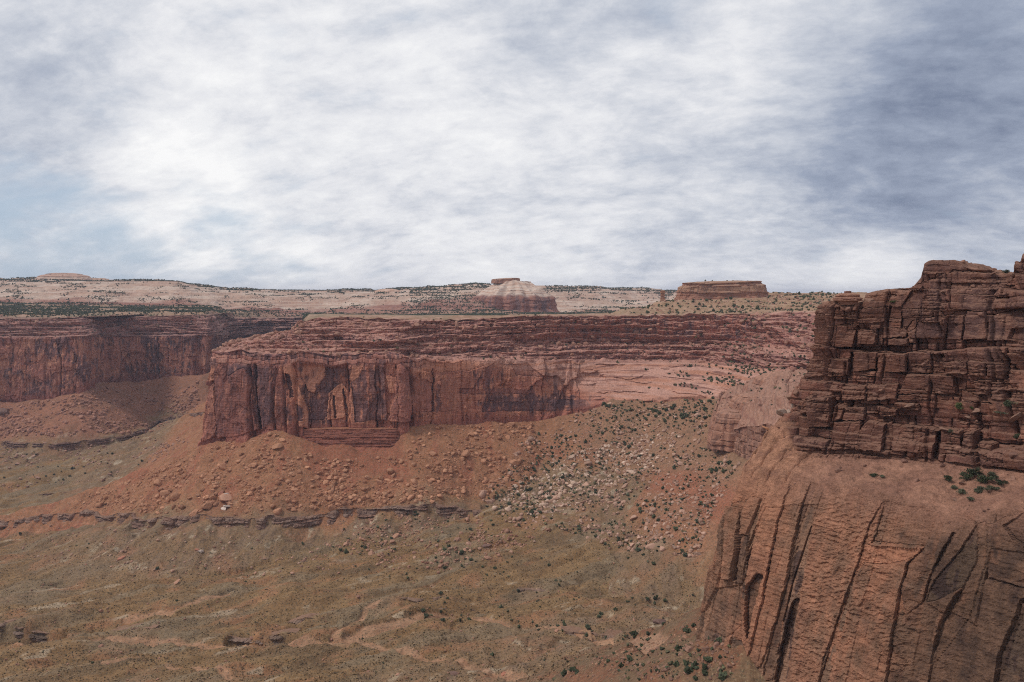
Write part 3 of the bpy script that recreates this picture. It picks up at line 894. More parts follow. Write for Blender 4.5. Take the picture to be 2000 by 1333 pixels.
    cl = mixc(cl, cd, 0.85 * darkwall)
    tp = tops(V)
    cl = mixc(cl, (0.46, 0.275, 0.20), 0.75 * sst(0.45, 0.85, tp))
    ct = mixc((0.36, 0.20, 0.135), (0.25, 0.17, 0.105), sst(-0.3, 0.3, fbm(V[..., 0] / 14, V[..., 1] / 14, 144, 4)))
    ct = mixc(ct, (0.47, 0.29, 0.22), sst(0.0, 0.4, fbm(V[..., 0] / 30, V[..., 1] / 30, 145, 4)))
    col = mixc(mixc(cl, cw, ww), ct, wt)
    col = mixc(col, ledge_colour(s, z, L1, B1, e_, 146, 0.55), capw * 0.9)
    col = col * mixc((1, 1, 1), (0.97, 0.88, 0.95), 1 - wt)
    root = empty('cliff', px(700, 850, 985))
    tag(root, 'long red sandstone wall with dark streaks standing above the orange talus slope', 'cliff')
    i2 = G['starts'][2]
    grid_mesh('cliff_face', V[:i2 + 1], col[:i2 + 1], M_wall, root)
    grid_mesh('rim_ledges', V[i2:], col[i2:], M_ledge, root)
    lv = (tp > 0.6) & (row > 2.0)
    LEVEL.append(('central', V, lv, k, row))
    return V, k, row


CV, CK, CR = central_cliff()


# ------------------------------------------------------------------ thin rock bands that ring the slopes
def rock_band(name, label, pts, hgt, seed, cola, colb, out=2.0, cat='rock ledge', up=2.0):
    p = np.array(pts)
    rows = [[(i,) + (p[i, 0], p[i, 1] - 3.5, p[i, 2] - hgt - 3.0) for i in range(len(p))],
            [(i,) + (p[i, 0], p[i, 1] - 1.5, p[i, 2] - hgt * 0.55) for i in range(len(p))],
            [(i,) + (p[i, 0], p[i, 1] - 0.5, p[i, 2] + up) for i in range(len(p))],
            [(i,) + (p[i, 0], p[i, 1] + 13.0, p[i, 2] + up * 0.4 - 1.5) for i in range(len(p))]]
    G = loft(rows, 1, 0.8, 0.55, ['w', 'w', 't'], sm=2)
    s = G['s']; B = G['B'].copy(); wt = G['W']['t']
    B[..., 2] += (1.3 * n2(s / 22, s * 0, seed + 9) + 0.8 * n2(s / 7, s * 0, seed + 8)) * sst(0.2, 1.2, G['row']) * (hgt / 9.0) * 1.6 - 0.8
    z = B[..., 2]
    d1, e1, L1, K1 = blocky(s, z, seed, 2.2, 7, 2.2, 0.8, 1.0, 2.2)
    d2, e2, L2, K2 = blocky(s, z, seed + 1, 0.9, 3, 0.7, 0.4, 0.0, 1.5)
    broken = 5.5 * sst(-0.05, 0.40, n2(s / 15, s * 0, seed + 5))
    D = (d1 + d2 + out + 2.5 * n2(s / 26, s * 0, seed + 4) - broken) * (1 - wt)
    V = B + G['n'] * D[..., None]
    V[..., 2] += 0.5 * fbm(s / 5, G['row'] * 4, seed + 6, 3) * wt
    c = mixc(cola, colb, h01(L1, seed + 3))
    c = mixc(c, (0.29, 0.20, 0.16), 0.6 * (h01(L1, K1, seed + 2) > 0.7))
    c = mixc(c, (0.27, 0.155, 0.105), wt * 0.9)
    o = grid_mesh(name, V, c, M_ledge)
    tag(o, label, cat)
    return o


rock_band('shale_ledge', 'long dark brown shale ledge ringing the foot of the orange talus', LEDGE, 8.5, 201, (0.17, 0.105, 0.082), (0.30, 0.172, 0.128), out=3.0, up=2.2)
rock_band('shale_ledge', 'thin dark ledge crossing the slope below the far left cliff', LEDGE2, 8.0, 211, (0.15, 0.085, 0.07), (0.20, 0.115, 0.09))
rock_band('shale_ledge', 'short broken ledge above the grey mound on the green boulder slope', LEDGE3, 3.5, 221, (0.14, 0.085, 0.065), (0.20, 0.12, 0.09), 0.5, up=1.0)
rock_band('shale_ledge', 'short pinkish ledge on the lilac slope beside the near cliff', LEDGE4, 3.0, 231, (0.17, 0.10, 0.085), (0.24, 0.14, 0.11), 0.5, up=1.0)
rock_band('shale_ledge', 'dark low ledge on the grey valley floor at the left edge', LEDGE5, 5.0, 241, (0.11, 0.075, 0.065), (0.16, 0.10, 0.08), 0.5, up=1.5)


for i_, (b_, hh) in enumerate(BANKS):
    lab_ = ['dark cave like cut bank at the left edge of the valley floor', 'dark undercut bank on the outer bend of the sandy wash', 'low broken rock bank above the bend of the wash', 'thin dark ledge on the olive swells in the middle of the floor',
            'short low ledge below the thin dark ledge on the floor', 'thin rock rim along the right end of the wash', 'pale broken bank left of the bend of the wash', 'short ledge on the pale ground left of the near cliff nose'][i_]
    rock_band('cut_bank', lab_, b_, hh, 251 + 7 * i_, (0.115, 0.080, 0.062), (0.21, 0.145, 0.11), 0.4, cat='bank', up=0.5)


def chinle_step():
    """the red shale step under the buttress, between two cones of rubble"""
    us = [540, 572, 596, 620, 660, 700, 740, 772, 790, 815]
    Yf = [1004, 990, 979, 976, 974, 975, 976, 979, 991, 1007]
    rows = [[(i,) + px(u, 922, Y - 24) for i, (u, Y) in enumerate(zip(us, Yf))],
            [(i,) + px(u, 872, Y - 6) for i, (u, Y) in enumerate(zip(us, Yf))],
            [(i,) + px(u, 853, Y - 2) for i, (u, Y) in enumerate(zip(us, Yf))],
            [(i,) + px(u, 851, Y + 3) for i, (u, Y) in enumerate(zip(us, Yf))],
            [(i,) + px(u, 838, Y + 5) for i, (u, Y) in enumerate(zip(us, Yf))],
            [(i,) + px(u, 833, Y + 26) for i, (u, Y) in enumerate(zip(us, Yf))]]
    G = loft(rows, 2, 0.7, 0.5, ['a', 'b', 'b', 'b', 't'], sm=3)
    s, B = G['s'], G['B']; z = B[..., 2]
    d1, e1, L1, K1 = blocky(s, z, 301, 2.0, 12, 1.3, 0.7, 0.6, 2.4)
    D = d1 * (G['W']['b']) + (0.9 * fbm(s / 5, z / 20, 302, 4) + 1.2 * fbm(s / 20, z / 20, 305, 3)) * G['W']['a']
    V = B + G['n'] * D[..., None]
    D = D + 1.6 * fbm(s / 16, z / 9, 306, 4)
    V = B + G['n'] * D[..., None]
    c = mixc((0.29, 0.105, 0.072), (0.21, 0.085, 0.062), h01(L1, 303))
    c = mixc(c, (0.33, 0.125, 0.08), G['W']['a'])
    c = mixc(c, TALUS, G['W']['t'] * 0.8)
    o = grid_mesh('shale_ledge', V, c, M_ledge)
    tag(o, 'red shale step directly under the streaked buttress between two rubble cones', 'rock ledge')


chinle_step()


# ------------------------------------------------------------------ far left cliff and the side canyon behind the buttress
def left_cliff():
    st = [(0, -700, 1400), (1, -250, 1440), (2, 0, 1500), (3, 90, 1500), (4, 158, 1491), (5, 174, 1505), (6, 186, 1630), (7, 235, 1716), (8, 300, 1752), (9, 370, 1748),
          (10, 404, 1738), (11, 424, 1810), (12, 445, 2010), (13, 520, 2150), (14, 610, 2170), (15, 760, 2110), (16, 900, 2000)]
    fz = {0: -206, 1: -202, 2: -196, 3: -192, 4: -178, 5: -168, 6: -175, 7: -181, 8: -180, 9: -176, 10: -166, 11: -158, 12: -158, 13: -160, 14: -160, 15: -160, 16: -160}
    rv = {0: 656, 1: 657, 2: 659, 3: 659, 4: 657, 5: 657, 6: 658, 7: 657, 8: 657, 9: 655, 10: 655, 11: 656, 12: 668, 13: 670, 14: 668, 15: 668, 16: 668}
    tv = {0: 622, 1: 622, 2: 623, 3: 623, 4: 620, 5: 620, 6: 620, 7: 619, 8: 618, 9: 616, 10: 616, 11: 618, 12: 621, 13: 622, 14: 620, 15: 619, 16: 619}
    F = [[], [], [], [], [], []]
    for k, u, Y in st:
        f = pz(u, Y, fz[k]); r = px(u, rv[k], Y + 5); tp = px(u, tv[k], Y + 5 + {4: 40, 5: 75, 6: 45, 10: 60, 11: 130}.get(k, 26 if k < 12 else 60))
        F[0].append((k, f[0], f[1], f[2] - 22)); F[1].append((k,) + f); F[2].append((k,) + r)
        F[3].append((k, r[0], r[1] + 8, r[2] + 2)); F[4].append((k,) + tp); F[5].append((k, tp[0] - (0 if k < 10 else 60), tp[1] + 300, tp[2] - 1))
    G = loft(F, 2, 1.3, [4, 1.2, 1.2, 1.0, 7], ['wall', 'wall', 'step', 'led', 'top'], sm=4)
    s, B, k, row = G['s'], G['B'], G['k'], G['row']; z = B[..., 2]
    ww, wl, wt = G['W']['wall'], np.clip(G['W']['led'] + 0.6 * G['W']['step'], 0, 1), G['W']['top']
    Dw, e, Bj = jointed(s, z, 401, 38, 7, 7, wob=1.2)
    Dw2, e2, Bj2 = jointed(s, z, 402, 15, 2.2, 3.0, wob=1.5)
    arch = fbm(s / 34, z / 40, 403, 4)
    Dwall = Dw + Dw2 - 2.5 * sst(0.10, 0.14, arch) + 1.8 * sst(-0.18, -0.22, arch) + 1.8 * fbm(s / 18, z / 28, 404, 5)
    sc = np.interp(7.5, k[0], s[0])                                   # a wide alcove with an arched roof
    a = ((s - sc) / 40) ** 2 + ((z + 178) / 58) ** 2
    Dwall -= 11 * (1 - sst(0.75, 1.0, a)) * (1 - 0.5 * sst(0, 1, a))
    DA, eA, LA, BA = blocky(s, z, 410, 8.5, 24, 5, 1.8, 2.0, 1.4, 1.4, 1.4)
    DB, eB, LB, BB = blocky(s, z, 411, 3.2, 10, 2.6, 1.2, 1.0, 1.5)
    D = Dwall * ww + (0.6 * eA + 0.4 * eB + DA + DB + 8 * fbm(s / 80, z / 24, 414, 4) + 0.7 * fbm(s / 8, z / 4, 412, 4)) * wl * (1 + 1.0 * sst(11.5, 12.2, k))
    D *= 1 - 0.9 * wt
    V = B + G['n'] * D[..., None]
    V[..., 2] += 1.0 * fbm(s / 14, row * 8, 413, 4) * (wl + wt)
    varn = np.interp(k, [0, 3, 5, 6.4, 7.5, 8.4, 9, 10, 11, 17], [0.72, 0.68, 0.7, 0.45, 0.55, 0.62, 0.42, 0.55, 0.75, 0.6])
    cw = wall_colour(s, z, 420, varn, 0.30, 0.42, base=(0.33, 0.145, 0.105), B=Bj)
    cw = mixc(cw, (0.30, 0.125, 0.09), 0.85 * (1 - sst(1.0, 1.12, row)))
    cl = mixc(ledge_colour(s, z, LB, BB, eB, 430, 0.5), ledge_colour(s, z, LA, BA, eA, 431, 0.6), 0.5)
    tp = tops(V)
    cl = mixc(cl, (0.42, 0.26, 0.19), 0.6 * sst(0.5, 0.9, tp))
    ct = mixc((0.34, 0.20, 0.135), (0.25, 0.17, 0.11), sst(-0.3, 0.3, fbm(V[..., 0] / 25, V[..., 1] / 25, 432, 4)))
    col = mixc(mixc(cl, cw, ww), ct, wt)
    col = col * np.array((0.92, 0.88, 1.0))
    root = empty('cliff', px(100, 775, 1500))
    tag(root, 'far left dark varnished cliff with an arched alcove above a rubble slope', 'cliff')
    i2 = G['starts'][2]
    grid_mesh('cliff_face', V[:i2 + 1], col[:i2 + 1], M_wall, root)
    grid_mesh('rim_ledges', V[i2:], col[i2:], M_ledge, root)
    LEVEL.append(('left', V, (tp > 0.6) & (row > 2), k, row))


left_cliff()
NEAR_SLABS = [
    ([(230, 200), (310, 50), (395, 40), (375, 270), (215, 310)], 0.0, 0.85), ([(395, 30), (570, 50), (500, 130), (430, 300), (378, 270)], 0.8, 0.8),
    ([(490, 130), (560, 70), (600, 100), (500, 420), (430, 760), (400, 1000), (330, 1180), (300, 1100), (330, 700), (420, 300)], 2.4, 0.75),
    ([(600, 100), (720, 90), (640, 300), (580, 560), (540, 780), (480, 1000), (400, 1250), (330, 1200), (430, 800), (500, 420)], 1.3, 0.62),
    ([(720, 90), (692, 250), (622, 450), (562, 830), (522, 1000), (452, 1333), (400, 1333), (480, 1000), (545, 780), (640, 300)], -0.5, 0.2),
    ([(720, 100), (860, 180), (1100, 290), (1020, 430), (960, 640), (880, 850), (830, 1010), (760, 1200), (720, 1400), (540, 1400), (600, 1000), (620, 860), (690, 470)], 1.0, 0.6),
    ([(588, 860), (622, 860), (602, 960), (562, 1100), (522, 1250), (485, 1400), (470, 1400), (500, 1200), (540, 1020), (575, 900)], -4.5, 0.1),
    ([(1110, 290), (1080, 370), (1000, 640), (920, 770), (880, 900), (830, 1100), (770, 1250), (730, 1400), (718, 1400), (830, 1010), (960, 640), (1020, 430)], -0.6, 0.7),
    ([(1110, 290), (1400, 370), (1410, 400), (1340, 560), (1030, 530), (1000, 620), (1060, 470), (1090, 360)], -2.2, 0.4),
    ([(1030, 540), (1330, 560), (1240, 650), (1200, 800), (1170, 960), (1110, 1400), (770, 1400), (880, 1000), (930, 760)], 1.4, 0.55),
    ([(1410, 390), (1500, 350), (1620, 400), (1640, 430), (1560, 560), (1400, 750), (1330, 900), (1230, 950), (1200, 800), (1250, 650), (1340, 570)], 0.8, 0.25),
    ([(1505, 470), (1520, 475), (1400, 700), (1330, 890), (1322, 885), (1385, 690)], -0.9, 0.1),
    ([(1230, 950), (1330, 880), (1440, 850), (1400, 1000), (1380, 1200), (1350, 1400), (1110, 1400), (1180, 960)], 0.2, 0.3),
    ([(1440, 850), (1565, 785), (1500, 870), (1430, 1000), (1390, 1150), (1380, 1100), (1400, 1000)], 1.8, 0.5),
    ([(1640, 430), (1690, 400), (1712, 480), (1692, 640), (1640, 800), (1600, 960), (1480, 1150), (1390, 1230), (1400, 1150), (1440, 1000), (1560, 790), (1640, 640)], -0.3, 0.35),
    ([(1700, 420), (1960, 340), (1960, 810), (1700, 730), (1690, 640)], 0.2, 0.2), ([(1790, 430), (1960, 330), (1960, 590), (1850, 510)], -2.8, 0.05),
    ([(1690, 740), (1960, 815), (1900, 870), (1800, 1100), (1740, 1400), (1350, 1400), (1400, 1230), (1600, 960)], 0.8, 0.22),
    ([(1890, 860), (1930, 850), (1840, 1080), (1780, 1300), (1750, 1400), (1735, 1400), (1780, 1150), (1850, 1000)], -1.0, 0.15),
    ([(185, 310), (210, 310), (200, 480), (195, 640), (150, 800), (135, 790), (170, 560)], 1.5, 0.35), ([(210, 330), (219, 420), (213, 640), (202, 765), (188, 765), (205, 560)], -3.4, 0.05),
    ([(220, 318), (300, 335), (300, 380), (270, 600), (245, 740), (202, 740), (216, 560)], 2.4, 0.5), ([(305, 345), (303, 450), (282, 560), (264, 745), (245, 750), (270, 600), (287, 420)], -3.8, 0.02),
    ([(350, 268), (412, 275), (400, 320), (340, 480), (300, 480), (310, 360)], 2.2, 0.6), ([(300, 480), (340, 480), (330, 700), (290, 775), (264, 765)], 1.0, 0.25),
    ([(150, 650), (140, 800), (70, 935), (50, 935), (30, 820), (80, 680)], 1.0, 0.45), ([(140, 800), (280, 775), (300, 1000), (200, 1080), (80, 1040)], -0.4, 0.4), ([(330, 780), (385, 700), (420, 720), (370, 900), (330, 1080), (320, 960)], -1.2, 0.12),
    ([(1000, 545), (1330, 562), (1300, 600), (1230, 640), (1120, 660), (1000, 650), (960, 690), (985, 610)], 0.2, 1.1)]
NEAR_BLOCKS = [
    ([(1385, 180), (1395, 110), (1430, 80), (1610, 80), (1640, 150), (1500, 170)], 0.8, 0.5), ([(1340, 240), (1520, 170), (1530, 270), (1340, 260)], 0.2, 0.5), ([(1330, 270), (1535, 265), (1540, 380), (1260, 380)], 0.9, 0.35),
    ([(1560, 150), (1830, 170), (1950, 190), (1830, 300), (1550, 290)], 0.4, 0.35), ([(1560, 290), (1830, 300), (1830, 390), (1700, 395), (1560, 380)], 1.1, 0.3), ([(1270, 380), (1500, 390), (1540, 440), (1510, 560), (1310, 555), (1270, 480)], 1.8, 0.12),
    ([(1290, 500), (1330, 450), (1375, 445), (1340, 500), (1300, 520)], 1.2, 0.85), ([(1540, 440), (1590, 390), (1650, 390), (1610, 570), (1520, 565)], -0.4, 0.2), ([(1650, 395), (1770, 395), (1770, 560), (1620, 570)], 0.8, 0.35),
    ([(1780, 420), (1990, 380), (2050, 380), (2050, 570), (1770, 575)], 0.3, 0.08), ([(1930, 500), (2050, 490), (2050, 590), (1900, 560)], -2.2, 0.2), ([(780, 380), (920, 370), (920, 470), (770, 500)], 1.2, 0.45),
    ([(935, 390), (1010, 390), (1005, 470), (930, 465)], 0.6, 0.5), ([(1010, 380), (1165, 370), (1160, 460), (1010, 470)], 1.5, 0.45), ([(1170, 370), (1260, 370), (1260, 460), (1165, 460)], 0.0, 0.4),
    ([(770, 500), (900, 475), (870, 600), (765, 610)], 1.6, 0.5), ([(890, 480), (1000, 480), (970, 610), (870, 610)], 2.2, 0.55), ([(1000, 500), (1090, 510), (1135, 560), (1130, 590), (1010, 590)], 2.8, 0.65),
    ([(1110, 500), (1145, 500), (1140, 600), (1110, 600)], -1.6, 0.2), ([(1145, 490), (1290, 500), (1290, 550), (1140, 560)], 0.2, 0.4), ([(1180, 560), (1300, 560), (1300, 600), (1180, 600)], 2.2, 0.6),
    ([(700, 660), (800, 640), (800, 780), (680, 800)], 1.2, 0.4), ([(810, 680), (950, 680), (950, 780), (800, 790)], 1.0, 0.3), ([(950, 640), (975, 640), (955, 800), (935, 800)], -2.2, 0.2),
    ([(975, 640), (1115, 640), (1105, 740), (965, 760)], 2.0, 0.55), ([(1115, 645), (1290, 650), (1290, 760), (1110, 760)], 2.4, 0.55), ([(1300, 640), (1440, 640), (1440, 765), (1300, 765)], 0.6, 0.45),
    ([(1440, 650), (1530, 650), (1510, 765), (1440, 765)], -0.5, 0.35), ([(1520, 700), (1660, 690), (1660, 770), (1530, 770)], 2.4, 0.5), ([(1670, 690), (1780, 700), (1770, 780), (1670, 775)], 2.8, 0.5),
    ([(1780, 700), (1880, 710), (1870, 800), (1780, 780)], 2.2, 0.55), ([(1880, 690), (1910, 600), (1900, 850), (1870, 800)], -2.2, 0.2), ([(1290, 770), (1570, 780), (1590, 890), (1240, 890)], 1.3, 0.3),
    ([(1570, 790), (1640, 800), (1630, 900), (1590, 890)], -1.6, 0.4), ([(1700, 810), (1800, 810), (1800, 890), (1710, 900)], 2.4, 0.5), ([(1800, 820), (1890, 820), (1880, 930), (1800, 920)], 0.9, 0.25),
    ([(1600, 870), (1710, 900), (1800, 950), (1600, 940)], -1.4, 0.4), ([(900, 850), (1050, 840), (1050, 920), (910, 930)], 1.9, 0.5), ([(1055, 840), (1240, 830), (1230, 920), (1060, 930)], 1.6, 0.4),
    ([(1240, 900), (1460, 880), (1460, 930), (1230, 930)], 0.6, 0.4), ([(680, 920), (760, 890), (740, 1000), (660, 1010)], 1.3, 0.7), ([(740, 920), (850, 900), (830, 1090), (720, 1090)], 3.2, 0.3), ([(650, 1020), (720, 1030), (700, 1150), (640, 1140)], 0.9, 0.5),  # corner block: lit left and shaded right face put into the tones
    ([(870, 950), (920, 970), (900, 1040), (840, 1060)], 1.9, 0.6), ([(920, 970), (1045, 970), (1035, 1050), (900, 1050)], 0.9, 0.3), ([(830, 1060), (1020, 1050), (1010, 1190), (830, 1190)], 1.7, 0.35),
    ([(1010, 1110), (1060, 1050), (1160, 1070), (1150, 1230), (1000, 1220)], 2.6, 0.3), ([(1160, 1070), (1200, 1060), (1200, 1230), (1150, 1230)], -0.9, 0.4), ([(1200, 1080), (1380, 1090), (1370, 1240), (1200, 1230)], 1.3, 0.5),
    ([(1380, 1090), (1480, 1110), (1450, 1240), (1370, 1240)], 2.0, 0.5), ([(1470, 1110), (1492, 1130), (1472, 1290), (1445, 1280)], -3.2, 0.15), ([(1490, 1100), (1620, 1110), (1610, 1250), (1480, 1250)], 1.1, 0.4),
    ([(1630, 1130), (1700, 1110), (1690, 1250), (1620, 1250)], 2.2, 0.15), ([(1700, 1180), (1800, 1190), (1790, 1290), (1690, 1260)], 0.6, 0.5), ([(1900, 1220), (2050, 1190), (2050, 1350), (1890, 1330)], 3.0, 0.7),
    ([(1220, 940), (1360, 950), (1370, 990), (1230, 980)], 2.6, 0.55), ([(1110, 960), (1230, 990), (1220, 1030), (1130, 1030)], 0.9, 0.45), ([(600, 1230), (1000, 1225), (1480, 1290), (1900, 1330), (1900, 1345), (1480, 1310), (1000, 1250), (600, 1260)], -1.0, 0.4)]


# ------------------------------------------------------------------ the near cliff on the right
def near_cliff():
    R0, R1, R2, R3, R4, R5, R6, R7, R8 = ([] for _ in range(9))
    sky = [(-1, 1900, 590, 520), (0, 1690, 592, 400), (0.8, 1618, 594, 335), (1, 1611, 592, 314), (1.3, 1627, 589, 312), (1.6, 1645, 591, 311), (2, 1668, 592, 310), (2.25, 1688, 590, 309), (2.32, 1691, 574, 308),
           (2.6, 1711, 569, 307), (3, 1741, 565, 306), (3.6, 1779, 562, 303), (3.75, 1787, 556, 302), (4, 1800, 541, 300), (4.08, 1804, 517, 299), (4.3, 1816, 509, 298), (4.9, 1866, 508.5, 296),
           (5.05, 1875, 515, 295), (5.2, 1884, 523, 294), (5.5, 1912, 528, 292), (5.8, 1932, 527, 291), (6, 1947, 533, 290), (6.4, 1978, 538, 288), (6.47, 1980, 517, 287), (6.8, 1994, 510, 285), (6.9, 1998, 495, 284),
           (7.3, 2040, 488, 281), (8, 2250, 470, 262), (9, 2700, 420, 215)]
    for k, u, v, Y in sky:
        p = px(u, v, Y); R1.append((k,) + p)
        R0.append((k, p[0] + 34, p[1] + 34, p[2] - 1.0))
    r2 = [(-1, 1880, 690, 515), (0, 1660, 690, 395), (1, 1592, 690, 309), (2, 1650, 690, 303), (3, 1730, 690, 294), (4, 1800, 690, 286), (5, 1870, 690, 278), (6, 1945, 695, 270), (7, 2030, 700, 262), (8, 2260, 700, 240), (9, 2700, 730, 190)]
    r3 = [(-1, 1860, 760, 510), (0, 1640, 760, 390), (1, 1562, 758, 305), (2, 1638, 776, 296), (3, 1718, 786, 288), (4, 1800, 792, 279), (5, 1880, 796, 270), (6, 1960, 800, 261), (7, 2050, 805, 252), (8, 2270, 830, 228), (9, 2720, 880, 175)]
    r4 = [(-1, 1850, 830, 505), (0, 1630, 840, 385), (0.8, 1540, 818, 318), (1, 1518, 812, 304), (1.25, 1540, 838, 299), (1.5, 1550, 876, 293), (2, 1606, 890, 287), (3, 1690, 896, 279), (4, 1790, 902, 270), (5, 1880, 908, 261), (6, 1970, 918, 251), (7, 2060, 930, 240), (8, 2280, 970, 214), (9, 2740, 1050, 160)]
    r5 = [(-1, 1780, 880, 510), (0, 1570, 905, 380), (0.7, 1470, 910, 318), (1, 1449, 916, 302), (1.5, 1500, 926, 292), (2, 1560, 936, 283), (3, 1655, 948, 269), (4, 1742, 968, 255), (4.6, 1800, 992, 247), (5, 1830, 1008, 243), (5.5, 1880, 1003, 238), (6, 1932, 992, 233), (7, 2040, 1003, 220), (8, 2260, 1060, 193), (9, 2740, 1180, 140)]
    r6 = [(-1, 1700, 1050, 510), (0, 1520, 1060, 378), (0.7, 1420, 1060, 316), (1, 1397, 1070, 303), (1.5, 1440, 1080, 291), (2, 1493, 1120, 280), (3, 1590, 1150, 264), (4, 1682, 1165, 249), (5, 1780, 1175, 236), (6, 1893, 1185, 226), (7, 2012, 1205, 213), (8, 2240, 1270, 187), (9, 2720, 1420, 133)]
    r7 = [(-1, 1650, 1130, 510), (0, 1490, 1170, 376), (0.7, 1395, 1190, 316), (1, 1366, 1210, 304), (1.5, 1405, 1240, 289), (2, 1445, 1330, 277), (3, 1545, 1350, 260), (4, 1632, 1362, 245), (5, 1735, 1375, 231), (6, 1858, 1390, 220), (7, 1988, 1410, 207), (8, 2220, 1490, 181), (9, 2700, 1680, 127)]
    for src, dst in ((r2, R2), (r3, R3), (r4, R4), (r5, R5), (r6, R6), (r7, R7)):
        for k, u, v, Y in src: dst.append((k,) + px(u, v, Y))
    for k, x, y, z in R7: R8.append((k, x - 6, y - 6, z - 30))
    # rows run from the foot up
    rows = [R8, R7, R6, R5, R4, R3, R2, R1, R0]
    G = loft(rows, 4, 0.30, [0.6, 0.30, 0.30, 0.34, 0.27, 0.27, 0.27, 0.9], ['wing', 'wing', 'wing', 'bench', 'led', 'led', 'led', 'top'], sm=6, smrow={7: 1, 8: 2, 3: 8}, wsm=5)
    W_ = G['W']; rr = G['row'][:, :1]
    bl = sst(2.55, 3.12, rr); tot = W_['wing'] + W_['bench']
    W_['wing'], W_['bench'] = tot * (1 - bl), tot * bl
    B, s, k, row = G['B'], G['s'], G['k'], G['row']; z = B[..., 2]
    wg, wb, wl, wt = G['W']['wing'], G['W']['bench'], G['W']['led'], G['W']['top']
    # lower wall: tall tilted slabs with open joints
    q = s + 0.02 * z + 0.5 * n2(s / 30, z / 45, 503)
    B1, f0, f1, fs1 = cell1d(q, 15.0, 501)
    D1 = 1.8 * (h01(B1, 502) - 0.5) + 1.8 * (h01(B1, 504) - 0.5) * (fs1 - 0.5) + 0.03 * (h01(B1, 505) - 0.5) * (z + 90)
    D1 = D1 - 1.6 * np.exp(-(f0 / 0.26) ** 2) * (h01(B1, 506) > 0.4)
    q2 = s + 0.03 * z + 0.35 * n2(s / 12, z / 30, 507)
    B2, g0, g1, fs2 = cell1d(q2, 4.6, 508)
    sub_ = (h01(B1, 509) > 0.25 + 0.16 * (k - 1.5)) * 1.0
    D2 = (0.8 * (h01(B2, 510) - 0.5) + 0.5 * (h01(B2, 511) - 0.5) * (fs2 - 0.5) - 0.9 * np.exp(-(g0 / 0.22) ** 2) * (h01(B2, 512) > 0.45)) * sub_
    # thin plates that have fallen away, with straight raking edges
    zz = z + 0.9 * (h01(B1, 513) - 0.5) * (q - q.mean()) * 0.6 + 0.8 * n2(s / 5, z / 8, 519)
    P1, p0, p1, pf = cell1d(zz, 22.0, B1 * 3 + 514)
    plate = 1.3 * (h01(P1, B1, 515) - 0.5)
    P2, r0_, r1_, rf = cell1d(zz * 0.9 + 0.2 * q2, 9.0, B2 * 5 + 520)
    plate = plate + 0.7 * (h01(P2, B2, 521) - 0.5) * sub_
    rgh = sst(-0.05, 0.2, fbm(s / 16, z / 20, 522, 3) + 0.8 * (h01(B1, 523) - 0.5)) * sst(2.0, 3.0, k)
    scal = ridged((s - 0.3 * z) / 2.6, z / 1.5, 524, 4)
    soff, sid, stone_, se = blocks_on(B, NEAR_SLABS, 2.943, 1350, 880, 591, 1.6)
    shelf = sst(3.2, 3.6, k) * (1 - sst(4.4, 4.9, k))
    on = sid > 0
    Dw = (D1 + D2) * np.where(on, 0.35, 1.0) + 0.95 * np.maximum(soff, 0) + 0.62 * np.minimum(soff, 0) - 0.55 * se + plate * np.where(on, 0.6, 1.0) + 0.45 * fbm(s / 5, z / 7, 525, 5) + (0.32 + 0.9 * rgh) * (scal - 0.6) + 0.16 * fbm(s / 50, z / 1.0, 526, 3) \
        + 0.30 * fbm(s / 1.4, z / 1.1, 527, 4) + 0.35 * (ridged((s + 0.4 * z) / 7.0, z / 2.2, 546, 4) - 0.6)
    # bench of smooth slickrock
    Db = 0.8 * fbm(s / 16, row * 3, 511, 4)
    Vb = 1.3 * fbm(B[..., 0] / 9, B[..., 1] / 9, 512, 4) + 0.5 * fbm(B[..., 0] / 2.6, B[..., 1] / 2.6, 513, 4)
    spur = sst(2.5, 1.6, k) * wb
    qj, g0, g1, gf = cell1d(s + 1.2 * n2(s / 6, row * 4, 515), 6.5, 516)
    Vb = Vb - 2.2 * np.exp(-(np.minimum(g0, g1) / 0.45) ** 2) * spur + spur * 1.6 * (h01(qj, 517) - 0.5) + spur * 1.3 * fbm(s / 5, z / 2.2, 518, 4)
    # bedded blocky rock above
    DA, eA, LA, BA = blocky(s, z, 521, 8.5, 12.0, 3.0, 0.8, 1.2, 2.0, 1.8, 0.6)
    DB, eB, LB, BB = blocky(s, z, 522, 3.2, 6.0, 1.8, 0.45, 0.8, 1.6, 1.8, 0.6)
    DC, eC, LC, BC = blocky(s, z, 523, 1.15, 2.6, 0.55, 0.4, 0.35, 1.6)
    bigface = sst(-0.10, 0.10, fbm(s / 20, z / 11, 524, 3) + 0.04 + 0.16 * sst(-30, -16, z))           # whole smooth faces without small breaks
    D0, e0_, L0_, B0_ = blocky(s, z, 519, 17, 24, 3.6, 1.2, 1.0, 1.2, 1.6, 0.6)
    boff, bid, btone, be = blocks_on(B, NEAR_BLOCKS, 3.07, 1350, 480, 593, 1.3)
    ob = np.where(bid > 0, 0.22, 1.0)
    Dl = 1.1 * boff - 0.8 * be + D0 * ob * 0.8 + 0.38 * eA * ob + DA * ob + DB * (1 - 0.75 * bigface) * np.where(bid > 0, 0.45, 1.0) + DC * (1 - 0.8 * bigface) + 0.38 * fbm(s / 4, z / 3, 525, 5) + 0.22 * (ridged(s / 1.6, z / 0.8, 526, 3) - 0.6) * (1 - 0.6 * bigface) + 2.2 * fbm(s / 26, z / 16, 530, 3)
